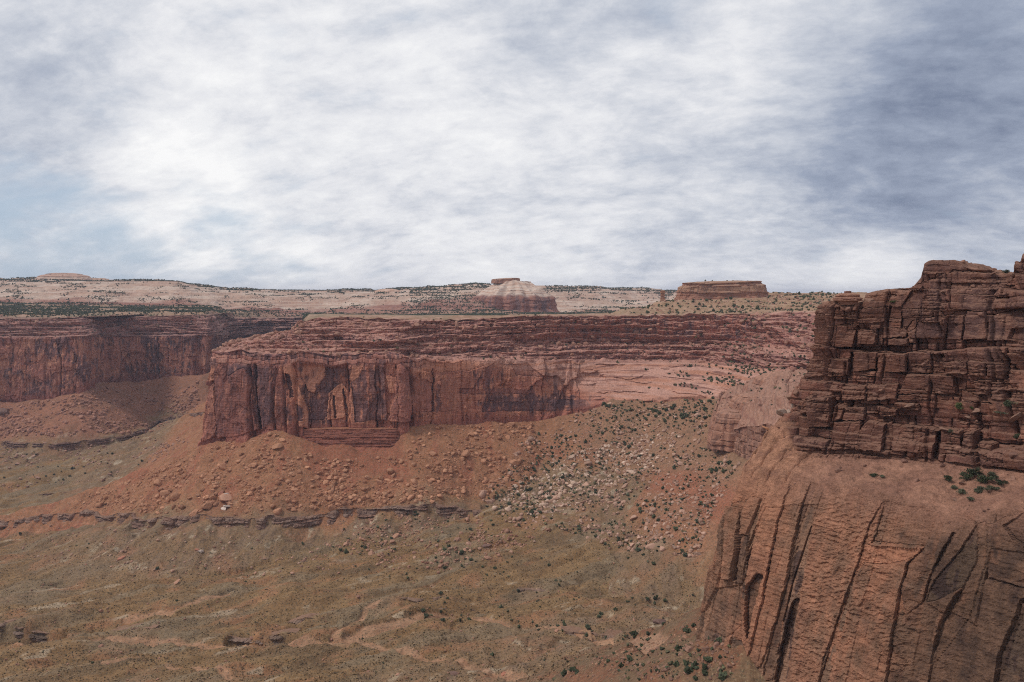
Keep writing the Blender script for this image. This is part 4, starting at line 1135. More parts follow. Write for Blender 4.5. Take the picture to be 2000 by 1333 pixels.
    for kc, z0, z1, dep, wid in ((1.55, -26, -3, 2.4, 0.55), (2.05, -62, -25, 1.8, 0.5), (3.0, -30, -4, 2.0, 0.5), (4.55, -22, 6, 1.8, 0.5), (4.2, -60, -30, 1.8, 0.5), (5.35, -62, -36, 2.6, 0.8), (5.9, -28, 2, 2.4, 0.6), (6.1, -46, -16, 2.2, 0.6)):
        sc = np.interp(kc, k[0], s[0])
        Dl -= dep * np.exp(-((s - sc + 1.0 * n2(z / 7, z * 0 + kc, 527)) / wid) ** 2) * sst(z0 - 1, z0 + 1, z) * (1 - sst(z1 - 1, z1 + 1, z))
    D = Dw * wg + Db * wb + Dl * wl
    D = D * (1 - 0.85 * wt)
    V = B + G['n'] * D[..., None]
    V[..., 2] += Vb * wb + wt * (1.0 * fbm(V[..., 0] / 7, V[..., 1] / 7, 528, 4)) + wl * 0.25 * fbm(s / 3, row * 15, 529, 3)
    tp = tops(V)
    # colour
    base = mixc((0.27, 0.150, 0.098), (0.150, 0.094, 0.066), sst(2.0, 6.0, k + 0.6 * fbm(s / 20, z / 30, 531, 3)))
    cw = mixc(base, (0.29, 0.152, 0.094), 0.5 * sst(0.0, 0.4, fbm(s / 13, z / 24, 532, 5) + 0.3 * sst(2.5, 1.0, k) + 0.5 * (h01(P1, B1, 541) - 0.5)))
    cw = mixc(cw, (0.145, 0.092, 0.068), 0.75 * sst(-0.05, 0.30, 0.7 * fbm(s / 4, z / 11, 533, 5) + 0.7 * (h01(P2, B2, 542) - 0.5) + 0.3 * fbm(s / 30, z / 24, 534, 3)))
    cw = mixc(cw, (0.075, 0.045, 0.040), 0.85 * sst(0.36, 0.46, 0.7 * fbm(s / 2.4, z / 9, 535, 5) + 0.9 * (h01(P2, B2, 536) - 0.5)))
    cw = mixc(cw, (0.36, 0.165, 0.10), 0.75 * ((h01(P2, B2, 543) > 0.90) | (h01(P1, B1, 544) > 0.93)) * sst(-0.25, -0.05, fbm(s / 3, z / 6, 537, 4) + 0.1))
    cw = cw * (0.85 + 0.3 * h01(B1, P1, 545))[..., None]
    tq = np.nan_to_num(stone_, nan=0.4) + 0.30 * fbm(s / 3, z / 6, 592, 6) + 0.18 * fbm(s / 9, z / 20, 595, 4)
    sc_ = mixc(mixc((0.085, 0.055, 0.045), (0.19, 0.115, 0.080), sst(0.05, 0.34, tq)), (0.38, 0.190, 0.122), sst(0.30, 0.85, tq)) * np.array((1.08, 0.98, 0.92))
    cw = mixc(cw, sc_, 0.72 * (~np.isnan(stone_)))
    cw = cw * (1 + 0.25 * fbm(s / 60, z / 0.9, 538, 4))[..., None]
    cb = mixc((0.33, 0.172, 0.118), (0.27, 0.138, 0.097), sst(-0.3, 0.3, fbm(V[..., 0] / 8, V[..., 1] / 8, 539, 4)))
    cb = mixc(cb, mixc((0.40, 0.205, 0.130), (0.30, 0.150, 0.100), sst(-0.1, 0.35, fbm(s / 4, z / 3, 547, 5))), sst(2.5, 1.4, k) * 0.9)
    cb = cb * (1 + 0.18 * fbm(s / 30, z / 0.7, 540, 4))[..., None]
    cl = ledge_colour(s, z, LB, BB, eB, 550, 0.48)
    cl = mixc(cl, ledge_colour(s, z, LA, BA, eA, 551, 0.55), 0.6)
    tone = 0.72 + 0.56 * h01(BA, LA, 555)
    cl = cl * (tone * (1 + 0.22 * fbm(s / 1.3, z / 14, 556, 4)))[..., None]
    tq = np.nan_to_num(btone, nan=0.4) - 0.10 * sst(-30, -10, z) + 0.26 * fbm(s / 2.5, z / 5, 594, 5)
    bc_ = mixc(mixc((0.062, 0.042, 0.044), (0.17, 0.080, 0.060), sst(0.02, 0.36, tq)), (0.34, 0.175, 0.118), sst(0.38, 0.95, tq)) * 0.9
    cl = mixc(cl, bc_, 0.80 * (~np.isnan(btone))) * np.array((1.10, 0.95, 0.88))
    vb = sst(0.05, 0.3, fbm(s / 9, z / 9, 557, 4) + 0.8 * (h01(BA, LA, 558) - 0.5))
    cl = mixc(cl, (0.085, 0.052, 0.050), 0.40 * vb)
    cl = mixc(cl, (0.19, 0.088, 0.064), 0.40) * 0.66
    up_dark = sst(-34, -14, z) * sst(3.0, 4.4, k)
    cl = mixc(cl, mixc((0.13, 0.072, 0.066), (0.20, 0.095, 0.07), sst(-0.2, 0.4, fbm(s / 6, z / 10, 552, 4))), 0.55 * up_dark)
    cl = mixc(cl, (0.30, 0.165, 0.118), 0.62 * sst(0.45, 0.85, tp))
    ct = mixc((0.33, 0.175, 0.12), (0.25, 0.14, 0.10), sst(-0.3, 0.3, fbm(V[..., 0] / 5, V[..., 1] / 5, 553, 4)))
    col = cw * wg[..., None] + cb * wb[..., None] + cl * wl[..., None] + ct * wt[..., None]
    col = col * (1 - 0.22 * wg * sst(3.6, 6.0, k))[..., None]  # lower wall darkens rightward: vignette falloff painted in along with brown varnish
    root = empty('cliff', px(1640, 1330, 262))
    tag(root, 'near dark red cliff filling the right side, blocky ledges over leaning brown slabs', 'cliff')
    i4 = G['starts'][4]
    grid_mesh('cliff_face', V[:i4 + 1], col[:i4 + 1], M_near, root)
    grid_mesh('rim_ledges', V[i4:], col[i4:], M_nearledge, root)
    LEVEL.append(('near', V, tp > 0.55, k, row))
    return V, k, row


NV, NK, NR = near_cliff()


# ------------------------------------------------------------------ slickrock knob with a fluted top, on the corner between the cliffs
def knob():
    st = [(0, 1560, 1010), (1, 1440, 960), (2, 1386, 880), (3, 1392, 848), (4, 1422, 815), (5, 1456, 784), (6, 1500, 740), (7, 1560, 690), (8, 1660, 640)]
    fv = [860, 862, 862, 866, 884, 896, 905, 930, 960]; sv = [815, 822, 828, 832, 836, 832, 826, 840, 850]; tv = [780, 795, 806, 803, 800, 786, 772, 770, 790]; bv = [720, 735, 770, 768, 757, 742, 729, 727, 725]
    td = [40, 40, 22, 24, 30, 44, 60, 70, 70]; bd = [150, 150, 90, 100, 130, 150, 170, 190, 190]
    F = [[] for _ in range(6)]
    for i, (k, u, Y) in enumerate(st):
        f = px(u, fv[i], Y); sh = px(u, sv[i], Y + 5)
        F[0].append((k, f[0], f[1], f[2] - 26)); F[1].append((k,) + f); F[2].append((k,) + sh)
        F[3].append((k,) + px(u + 6, tv[i], Y + td[i])); F[4].append((k,) + px(u + 18, bv[i], Y + bd[i])); F[5].append((k,) + px(u + 30, bv[i] - 2, Y + bd[i] + 60))
    G = loft(F, 2, 0.7, [3, 0.7, 0.7, 1.2, 2], ['w', 'w', 'r', 'r', 'r'], sm=8)
    B, s, k, row = G['B'], G['s'], G['k'], G['row']; z = B[..., 2]
    Dw, e, Bj = jointed(s, z, 601, 14, 2.6, 2.6, wob=1.4)
    dk, _, Lk, Bk = blocky(s, z, 612, 6, 12, 2.2, 0.9, 0.9)
    Dw = Dw + dk
    flut, f0, f1, fs = cell1d(s + 9 * n2(s / 30, row * 2, 602) + 5 * n2(s / 9, row * 3, 613), 8.5, 603)
    dome = 1.1 * np.sqrt(np.clip(1 - (2 * fs - 1) ** 2, 0, 1)) * (1 - sst(2.5, 3.6, row))
    big, b0, b1, bs_ = cell1d(s + 10 * n2(row * 1.3, s / 60, 604), 34, 605)
    lump = 5.5 * np.sqrt(np.clip(1 - (2 * bs_ - 1) ** 2, 0, 1)) * sst(2.2, 3.0, row) + 6 * fbm(s / 24, row * 2.2, 606, 4)
    V = B + G['n'] * ((Dw + 0.8 * fbm(s / 8, z / 10, 607, 4)) * G['W']['w'] + (dome + 0.5 * fbm(s / 5, row * 4, 608, 4)) * G['W']['r'])[..., None]
    V[..., 2] += G['W']['r'] * (0.4 * dome + 0.6 * lump * sst(2.3, 3.2, row) + 2.5 * fbm(V[..., 0] / 30, V[..., 1] / 30, 615, 3) - 2.0)
    c = mixc((0.36, 0.19, 0.135), (0.28, 0.135, 0.10), sst(-0.3, 0.4, fbm(s / 14, z / 8, 609, 4)))
    c = mixc(c, (0.24, 0.135, 0.105), 0.7 * sst(0.1, 0.4, fbm(s / 3.5, z / 40, 610, 4) + 0.3 * (1 - G['W']['r'])) )
    c = mixc(c, (0.42, 0.245, 0.18), 0.5 * sst(0.6, 0.95, tops(V)))
    o = grid_mesh('slickrock_outcrop', V, c, M_near)
    tag(o, 'pale pink slickrock outcrop with fluted rounded top jutting from behind the near cliff', 'rock outcrop')
    LEVEL.append(('knob', V, (tops(V) > 0.7) & (row > 2.6), k, row))


knob()


# ------------------------------------------------------------------ plateau and far slickrock country, one sheet
def far_country():
    T = {
        -420: [(1480, 'z', -47), (1680, 'v', 614), (2000, 'v', 600), (2400, 'v', 590), (2650, 'v', 578), (3000, 'v', 556), (3400, 'v', 544), (3900, 'z', 20)],
        0: [(1600, 'z', -47), (1690, 'v', 616), (2000, 'v', 603), (2380, 'v', 594), (2440, 'v', 586), (2700, 'v', 574), (3000, 'v', 558), (3400, 'v', 544), (3900, 'z', 20)],
        80: [(1600, 'z', -47), (1690, 'v', 616), (2000, 'v', 603), (2380, 'v', 594), (2440, 'v', 586), (2700, 'v', 572), (3000, 'v', 556), (3400, 'v', 542), (3900, 'z', 20)],
        125: [(1600, 'z', -47), (1690, 'v', 616), (2000, 'v', 603), (2380, 'v', 595), (2440, 'v', 588), (2700, 'v', 570), (3000, 'v', 554), (3400, 'v', 540), (3900, 'z', 20)],
        185: [(1660, 'z', -46), (1760, 'v', 614), (2000, 'v', 604), (2400, 'v', 595), (2460, 'v', 589), (2700, 'v', 570), (3000, 'v', 553), (3400, 'v', 546), (3900, 'z', 20)],
        330: [(1720, 'z', -43), (1800, 'v', 612), (2000, 'v', 606), (2450, 'v', 596), (2520, 'v', 588), (2750, 'v', 570), (3000, 'v', 552), (3200, 'v', 549), (3900, 'z', 20)],
        405: [(1740, 'z', -42), (1800, 'v', 612), (2000, 'v', 606), (2500, 'v', 598), (2570, 'v', 590), (2750, 'v', 576), (3000, 'v', 563), (3250, 'v', 558), (3900, 'z', 10)],
        450: [(2060, 'z', -54), (2160, 'v', 616), (2400, 'v', 605), (2600, 'v', 597), (2660, 'v', 588), (2850, 'v', 577), (3100, 'v', 567), (3400, 'v', 563), (3900, 'z', 10)],
        580: [(2230, 'z', -60), (2320, 'v', 615), (2500, 'v', 606), (2680, 'v', 598), (2740, 'v', 588), (2900, 'v', 579), (3150, 'v', 572), (3450, 'v', 568), (3900, 'z', 5)],
        606: [(1185, 'z', -29.5), (1400, 'z', -33), (1750, 'z', -42), (2300, 'v', 615), (2500, 'v', 606), (2680, 'v', 598), (2740, 'v', 588), (2900, 'v', 579), (3150, 'v', 572), (3450, 'v', 568), (3900, 'z', 5)],
        720: [(1185, 'z', -30), (1400, 'z', -34), (1750, 'z', -44), (2300, 'v', 616), (2500, 'v', 604), (2620, 'v', 597), (2680, 'v', 587), (2900, 'v', 578), (3200, 'v', 570), (3500, 'v', 566.5), (4000, 'z', 5)],
        850: [(1205, 'z', -31), (1400, 'z', -35), (1750, 'z', -45), (2250, 'v', 616), (2480, 'v', 602), (2560, 'v', 588), (2800, 'v', 575), (3100, 'v', 564), (3400, 'v', 560.5), (4000, 'z', 5)],
        930: [(1230, 'z', -31), (1400, 'z', -36), (1750, 'z', -45), (2250, 'v', 616), (2480, 'v', 600), (2560, 'v', 585), (2800, 'v', 570), (3000, 'v', 558), (3300, 'v', 556), (4000, 'z', 5)],
        1060: [(1245, 'z', -31), (1400, 'z', -37), (1750, 'z', -45), (2300, 'v', 614), (2700, 'v', 608), (3000, 'v', 596), (3300, 'v', 572), (3600, 'v', 558), (4200, 'z', 5)],
        1180: [(1255, 'z', -30), (1330, 'z', -28), (1420, 'z', -40), (1750, 'z', -46), (2300, 'v', 612), (2700, 'v', 606), (3000, 'v', 598), (3300, 'v', 574), (3600, 'v', 561), (4200, 'z', 5)],
        1255: [(1255, 'z', -29), (1290, 'v', 606), (1340, 'v', 599.5), (1400, 'z', -26), (1800, 'z', -46), (2400, 'v', 611), (2800, 'v', 604), (3200, 'v', 586), (3600, 'v', 563.5), (4200, 'z', 5)],
        1300: [(1250, 'z', -28.5), (1280, 'v', 606), (1340, 'v', 589), (1430, 'z', -16), (1800, 'z', -44), (2400, 'v', 611), (2800, 'v', 604), (3200, 'v', 586), (3600, 'v', 567), (4200, 'z', 5)],
        1340: [(1240, 'z', -28), (1270, 'v', 606), (1330, 'v', 588), (1420, 'v', 581), (1600, 'z', -10), (2000, 'z', -30), (3600, 'z', 20), (4200, 'z', 5)],
        1495: [(1160, 'z', -24), (1210, 'v', 606), (1300, 'v', 591), (1380, 'v', 580), (1460, 'v', 572.5), (1600, 'z', 0), (2000, 'z', -20), (4200, 'z', 0)],
        1620: [(1090, 'z', -21), (1180, 'v', 602), (1300, 'v', 588), (1400, 'v', 578), (1470, 'v', 572.5), (1600, 'z', 0), (2000, 'z', -20), (4200, 'z', 0)],
        1800: [(1090, 'z', -21), (1180, 'v', 600), (1300, 'v', 588), (1400, 'v', 578), (1470, 'v', 573), (1600, 'z', 0), (2000, 'z', -20), (4200, 'z', 0)],
        2600: [(1090, 'z', -21), (1180, 'v', 600), (1300, 'v', 588), (1400, 'v', 578), (1470, 'v', 573), (1600, 'z', 0), (2000, 'z', -20), (4200, 'z', 0)]}
    us = np.concatenate([np.linspace(-420, -60, 60, endpoint=False), np.arange(-60, 1700, 1.7), np.linspace(1700, 2600, 50)])
    ys = [1085.0]
    while ys[-1] < 4300:
        ys.append(ys[-1] + (1.6 if ys[-1] < 1520 else 9 if ys[-1] < 1650 else 5.0 if ys[-1] < 3600 else 25))
    ys = np.array(ys)
    keys = sorted(T); prof = []
    first = []
    for u in keys:
        yy = [p[0] for p in T[u]]; zz = [p[2] if p[1] == 'z' else (V0 - p[2]) / FPX * p[0] for p in T[u]]
        prof.append(np.interp(ys, yy, zz)); first.append(yy[0])
    prof = np.array(prof)
    i = np.clip(np.searchsorted(keys, us, side='right') - 1, 0, len(keys) - 2)
    ka = np.array(keys, float)
    f = np.clip((us - ka[i]) / (ka[i + 1] - ka[i]), 0, 1)
    f = f * f * (3 - 2 * f)
    Z = (prof[i] * (1 - f)[:, None] + prof[i + 1] * f[:, None]).T
    start = np.interp(us, [-420, 0, 150, 190, 330, 400, 440, 520, 590, 596, 780, 930, 1047, 1200, 1280, 1374, 1440, 1500, 1580, 2600],
                      [1440, 1620, 1620, 1730, 1800, 1820, 2130, 2300, 2330, 1120, 1120, 1150, 1170, 1195, 1195, 1175, 1140, 1096, 1050, 1050])
    Ug, Yg = np.meshgrid(us, ys)
    Xg = (Ug - 1000) / FPX * Yg
    far = sst(1900, 2300, Yg)
    Zn = Z + far * (7 * fbm(Xg / 170, Yg / 240, 701, 5) + 2.5 * fbm(Xg / 45, Yg / 70, 702, 4)) * sst(1.0, 2.0, 1 + far) + (1 - far) * (1.5 * fbm(Xg / 40, Yg / 40, 703, 4))
    # terraces: slickrock weathers into steps
    for step, amt, sd_ in ((11.0, 0.62, 704), (4.2, 0.5, 705)):
        q = Zn / step + 0.5 * fbm(Xg / 220, Yg / 300, sd_, 3)
        fq = q - np.floor(q)
        Zn = Zn + amt * step * (sst(0.30, 0.70, fq) - fq) * (0.35 + 0.65 * far + 0.35 * (1 - far) * (Ug > 1200))
    Zn = Zn - 14 * (1 - sst(0, 70, Yg - start[None, :]))
    hill = (1 - far) * sst(1180, 1330, Ug) * sst(60, 110, Yg - start[None, :])
    qh = Zn / 3.6 + 0.7 * fbm(Xg / 60, Yg / 60, 706, 4); fh = qh - np.floor(qh)
    Zn = Zn + hill * (3.6 * 0.8 * (sst(0.36, 0.60, fh) - fh) + 0.9 * fbm(Xg / 7, Yg / 7, 707, 4))
    V = np.stack([Xg, Yg, Zn], -1)
    # colour by position
    vv = V0 - Zn / Yg * FPX
    slope = 1 - tops(V)
    n1 = fbm(Xg / 90, Yg / 160, 710, 5); n2_ = fbm(Xg / 28, Yg / 50, 711, 4); band = fbm(Xg / 500, Zn / 3.2, 712, 4)
    white = mixc((0.47, 0.325, 0.25), (0.56, 0.43, 0.35), sst(-0.3, 0.4, n1))
    white = mixc(white, (0.40, 0.24, 0.18), 0.8 * sst(0.0, 0.4, band + 0.3 * n2_))
    soil = mixc((0.33, 0.20, 0.135), (0.28, 0.20, 0.135), sst(-0.3, 0.3, n1))
    soil = mixc(soil, (0.46, 0.29, 0.215), 0.6 * sst(0.1, 0.4, n2_))
    red = mixc((0.27, 0.125, 0.095), (0.40, 0.22, 0.165), sst(-0.2, 0.3, band))
    c = mixc(soil, red, sst(2250, 2420, Yg + 60 * n1))
    c = mixc(c, white, sst(2520, 2680, Yg + 90 * n1 + 0.12 * (1000 - np.clip(Ug, 0, 1000))))
    nearhill = (1 - far) * sst(1150, 1300, Ug)
    hc = mixc((0.33, 0.215, 0.135), (0.39, 0.25, 0.17), sst(-0.3, 0.3, fbm(Xg / 12, Yg / 16, 713, 4)))
    hc = mixc(hc, (0.40, 0.21, 0.155), 0.8 * sst(0.25, 0.5, slope))
    c = mixc(c, hc, nearhill)
    msk = (Yg >= start[None, :])
    fm = msk[:-1, :-1] & msk[1:, 1:] & msk[:-1, 1:] & msk[1:, :-1]
    o = grid_mesh('plateau', V, c, M_far, smooth=False, mask=fm)
    tag(o, 'far shrub dotted plateau and pale slickrock hills along the horizon', 'plateau', kind='structure')
    return us, ys, Zn, start


FU, FY, FZ, FSTART = far_country()


def far_at(u, Y):
    a = np.interp(u, FU, np.arange(len(FU))); b = np.interp(Y, FY, np.arange(len(FY)))
    i = np.clip(b.astype(int), 0, len(FY) - 2); j = np.clip(a.astype(int), 0, len(FU) - 2)
    fa = a - j; fb = b - i
    z = (FZ[i, j] * (1 - fa) + FZ[i, j + 1] * fa) * (1 - fb) + (FZ[i + 1, j] * (1 - fa) + FZ[i + 1, j + 1] * fa) * fb
    return (u - 1000) / FPX * Y, Y, z


# ------------------------------------------------------------------ free standing mesas, pillar and dome
def ring_rock(name, label, cat, cx, cy, rx, ry, prof, seed, ds, led, colf, n=4.0, mat=None, tilt=0.0, parent=None, tag_it=True, skew=None, wamp=1.0):
    """prof: (relative radius, z) from foot to top, closed by a cap"""
    per = 2 * math.pi * math.sqrt((rx * rx + ry * ry) / 2)
    na = max(24, int(per / ds)); th = np.linspace(0, 2 * math.pi, na, endpoint=False)
    ex = np.sign(np.cos(th)) * np.abs(np.cos(th)) ** (2 / n); ey = np.sign(np.sin(th)) * np.abs(np.sin(th)) ** (2 / n)
    rows = []
    zr = []
    for (r0, z0), (r1, z1) in zip(prof[:-1], prof[1:]):
        L = math.hypot((r1 - r0) * rx, z1 - z0); m = max(2, int(L / ds))
        for t in np.arange(m) / m:
            rows.append(r0 + (r1 - r0) * t); zr.append(z0 + (z1 - z0) * t)
    rows.append(prof[-1][0]); zr.append(prof[-1][1])
    rows = np.array(rows)[:, None]; zr = np.array(zr)[:, None] * np.ones((1, na))
    s = (th / (2 * math.pi) * per)[None, :] * np.ones_like(zr)
    wob = 1 + wamp * 0.10 * n2(np.cos(th) * 1.3 + seed, np.sin(th) * 1.3, seed) + wamp * 0.07 * n2(np.cos(th) * 4 + seed, np.sin(th) * 4, seed + 1)
    X = cx + rows * rx * ex * wob; Y = cy + rows * ry * ey * wob
    Zz = zr.copy()
    if skew is not None: Zz = Zz + skew(X, zr)
    D, e, L, K = blocky(s, zr, seed + 2, led[0], led[1], led[2], min(led[0] * 0.3, 0.7), led[0] * 0.2 if led[0] < 12 else 0.5, 1.5)
    D = D + led[2] * 0.5 * fbm(s / led[1], zr / led[0], seed + 3, 4)
    D = D * np.clip(rows * 3, 0, 1)
    X = X + np.cos(th) * D; Y = Y + np.sin(th) * D
    Zz = Zz + 0.12 * led[0] * fbm(X / led[1], Y / led[1], seed + 4, 3)
    V = np.stack([X, Y, Zz], -1)
    # cap
    c = colf(s, zr, L, K, rows * np.ones_like(zr), tops(np.concatenate([V, V[:, :1]], 1))[:, :na])
    cap = V[-1].mean(0)
    r, cc = V.shape[:2]
    idx = np.arange(r * cc).reshape(r, cc); idx = np.concatenate([idx, idx[:, :1]], 1)
    a, b, d, e2 = idx[:-1, :-1], idx[:-1, 1:], idx[1:, 1:], idx[1:, :-1]
    F = np.stack([a, b, d, e2], -1).reshape(-1, 4)
    top = np.stack([idx[-1, :-1], idx[-1, 1:], np.full(cc, r * cc), np.full(cc, r * cc)], -1)
    verts = np.concatenate([V.reshape(-1, 3), cap[None]], 0)
    cols = np.concatenate([c.reshape(-1, 3), c[-1].mean(0)[None]], 0)
    me_f = np.concatenate([F, ], 0)
    o = raw_mesh(name, verts, me_f, cols, mat or M_ledge, parent)
    # close the top with one ngon fan
    import bmesh
    bm = bmesh.new(); bm.from_mesh(o.data); bm.verts.ensure_lookup_table()
    for t in top:
        bm.faces.new((bm.verts[t[0]], bm.verts[t[1]], bm.verts[t[2]]))
    bm.to_mesh(o.data); bm.free()
    if tag_it: tag(o, label, cat)
    return o, V


def mesa_col(s, z, L, K, r, tp):
    c = mixc((0.40, 0.235, 0.155), (0.31, 0.145, 0.10), h01(L, 801))
    c = mixc(c, (0.20, 0.11, 0.09), 0.7 * sst(0.1, 0.4, fbm(s / 4, z / 20, 802, 4)))
    return mixc(c, (0.42, 0.27, 0.19), 0.7 * sst(0.5, 0.9, tp))


mx, my, _ = P(1407, 570, 1400)
ring_rock('mesa', 'flat topped banded red mesa on the skyline right of the thin rock pillar', 'mesa', mx, my, 80, 42,
          [(1.10, -16), (1.03, -4), (0.985, 1), (0.96, 8), (0.95, 9), (0.93, 17), (0.86, 19), (0.83, 24), (0.45, 25.5), (0.05, 26)], 810, 1.0, (5.0, 16, 2.6), mesa_col,
          skew=lambda X, z: np.clip((X - mx) / 80, -1, 1) * 2.0 * (z > 15))
px_, py_, _ = P(1294.5, 578, 1360)
ring_rock('rock_pillar', 'thin orange rock pillar standing alone left of the flat mesa', 'rock pillar', px_, py_, 4.2, 3.4,
          [(1.5, -14), (1.15, -9), (0.95, -6), (0.82, -2), (0.92, 1), (0.80, 3), (1.02, 5), (0.98, 8.3), (0.4, 9)], 820, 0.45, (2.2, 6, 0.6), mesa_col)


def butte_col(s, z, L, K, r, tp):
    c = mixc((0.62, 0.49, 0.41), (0.52, 0.34, 0.26), sst(-0.2, 0.4, fbm(s / 300, z / 5, 831, 4)))
    cliff = 1 - sst(-4, 6, z + 5 * fbm(s / 60, z / 20, 832, 3))
    rc = mixc((0.30, 0.14, 0.105), (0.16, 0.09, 0.085), sst(-0.2, 0.35, fbm(s / 14, z / 60, 833, 5)))
    c = mixc(c, rc, cliff)
    return mixc(c, (0.40, 0.235, 0.17), 0.8 * (z > 47))


bx, by, _ = P(1001, 570, 2600)
root = empty('butte', (bx, by, -60))
tag(root, 'domed pale butte with a small flat cap in the middle of the horizon', 'butte')
ring_rock('dome_slope', None, None, bx + 4, by, 150, 150, [(1.22, -75), (1.06, -56), (0.90, -44), (0.84, -6), (0.74, 4), (0.58, 22), (0.42, 38), (0.34, 47), (0.1, 48)], 830, 2.6, (9, 40, 2.6), butte_col, n=2.0, wamp=2.2, skew=lambda X, z: 5.0 * n2(X / 40, z / 30, 836) + 2.0 * n2(X / 14, z / 9, 837), mat=M_far, parent=root, tag_it=False)
ring_rock('cap_rock', None, None, bx - 22, by, 46, 40, [(1.04, 40), (1.0, 46), (0.98, 54), (0.90, 56), (0.5, 57.5), (0.1, 57.5)], 840, 1.6, (4, 18, 2.2), mesa_col, n=3.2, parent=root, tag_it=False,
          skew=lambda X, z: (X - bx + 14) / 52 * 2.5 * (z > 50))
dx_, dy_, _ = P(124, 545, 3300)
ring_rock('slickrock_dome', 'low rounded pale dome on the far left skyline', 'rock dome', dx_, dy_, 105, 70, [(1.1, 50), (1.0, 72), (0.86, 82), (0.6, 90), (0.3, 94), (0.05, 95)], 850, 3.2, (5, 40, 4),
          lambda s, z, L, K, r, tp: mixc((0.60, 0.44, 0.35), (0.48, 0.29, 0.22), h01(L, 851)), n=2.4, mat=M_far)
dx_, dy_, _ = P(757, 566, 3150)
ring_rock('slickrock_dome', 'small salmon coloured dome on the skyline left of the domed butte', 'rock dome', dx_, dy_, 58, 50, [(1.1, -8), (1.0, 8), (0.85, 18), (0.6, 24), (0.3, 27), (0.05, 27.5)], 860, 2.6, (5, 40, 3),
          lambda s, z, L, K, r, tp: mixc((0.52, 0.31, 0.22), (0.58, 0.40, 0.31), sst(-0.3, 0.3, fbm(s / 40, z / 5, 861, 3))), n=2.4, mat=M_far)
# slabs perched on the corner of the near cliff
def slab_col(s, z, L, K, r, tp):
    c = mixc((0.36, 0.19, 0.135), (0.25, 0.12, 0.09), h01(L, 871))
    return mixc(c, (0.38, 0.21, 0.15), 0.6 * sst(0.5, 0.9, tp))


sx, sy, sz = P(1656, 590, 309)
ring_rock('rock_slab', 'broad flat stacked slab with a small cap balanced on the corner of the near cliff', 'rock slab', sx, sy, 5.4, 4.2,
          [(0.62, sz - 1.2), (0.70, sz + 0.1), (0.98, sz + 0.5), (1.0, sz + 1.5), (0.80, sz + 1.9), (0.86, sz + 2.2), (0.72, sz + 3.0), (0.42, sz + 3.3), (0.25, sz + 3.35), (0.24, sz + 4.1), (0.1, sz + 4.2)], 870, 0.16, (0.8, 3.5, 0.25), slab_col, n=2.6, mat=M_nearledge)

for (u, Y, vt, vb, rx, ry, lab) in ((1530, 895, 726, 772, 33, 30, 'broad smooth orange pink dome touching the left edge of the near cliff'), (1470, 850, 767, 815, 24, 26, 'rounded pinkish dome between the fluted outcrop and the broad smooth dome'),
                                (1430, 832, 800, 846, 21, 22, 'low striped dome at the tip of the fluted outcrop'), (1500, 820, 790, 838, 17, 20, 'small round boulder shaped dome under the broad smooth dome')):
    cx_, cy_, zt_ = P(u, vt, Y); zb_ = (V0 - vb) / FPX * Y; h_ = zt_ - zb_
    ring_rock('slickrock_dome', lab, 'rock dome', cx_, cy_, rx, ry, [(1.25, zb_ - 14), (1.10, zb_), (1.0, zb_ + 0.35 * h_), (0.88, zb_ + 0.66 * h_), (0.66, zb_ + 0.87 * h_), (0.35, zb_ + 0.97 * h_), (0.05, zt_)], 900 + u, 0.7, (7, 24, 1.6),
              lambda s, z, L, K, r, tp: mixc(mixc((0.36, 0.18, 0.125), (0.22, 0.115, 0.088), sst(-0.05, 0.35, fbm(s / 6, z / 12, 881, 5))), (0.42, 0.235, 0.17), 0.6 * sst(0.4, 0.9, tp)), n=2.3, mat=M_near)
# ------------------------------------------------------------------ boulders and shrubs
def ico(sub):
    t = (1 + 5 ** 0.5) / 2
    v = [(-1, t, 0), (1, t, 0), (-1, -t, 0), (1, -t, 0), (0, -1, t), (0, 1, t), (0, -1, -t), (0, 1, -t), (t, 0, -1), (t, 0, 1), (-t, 0, -1), (-t, 0, 1)]
    f = [(0, 11, 5), (0, 5, 1), (0, 1, 7), (0, 7, 10), (0, 10, 11), (1, 5, 9), (5, 11, 4), (11, 10, 2), (10, 7, 6), (7, 1, 8), (3, 9, 4), (3, 4, 2), (3, 2, 6), (3, 6, 8), (3, 8, 9), (4, 9, 5), (2, 4, 11), (6, 2, 10), (8, 6, 7), (9, 8, 1)]
    v = [np.array(p) / np.linalg.norm(p) for p in v]
    for _ in range(sub):
        cache = {}; nf = []

        def mid(a, b):
            key = (min(a, b), max(a, b))
            if key not in cache:
                m = v[a] + v[b]; v.append(m / np.linalg.norm(m)); cache[key] = len(v) - 1
            return cache[key]
        for a, b, c in f:
            ab, bc, ca = mid(a, b), mid(b, c), mid(c, a)
            nf += [(a, ab, ca), (b, bc, ab), (c, ca, bc), (ab, bc, ca)]
        f = nf
    return np.array(v, np.float32), np.array(f, np.int32)


def boulder_proto(sub, seed):
    """angular block: a ball cut by random planes"""
    r = np.random.RandomState(seed)
    v, f = ico(sub)
    n = r.randn(9, 3); n /= np.linalg.norm(n, axis=1)[:, None]
    h = 0.55 + 0.35 * r.rand(9)
    dots = v @ n.T
    rad = np.min(np.where(dots > 0.05, h[None, :] / np.maximum(dots, 0.05), 9), axis=1)
    rad = np.minimum(rad, 1.15)
    v = v * rad[:, None] * np.array([1.0, 0.75 + 0.3 * r.rand(), 0.5 + 0.35 * r.rand()])
    return v.astype(np.float32), f


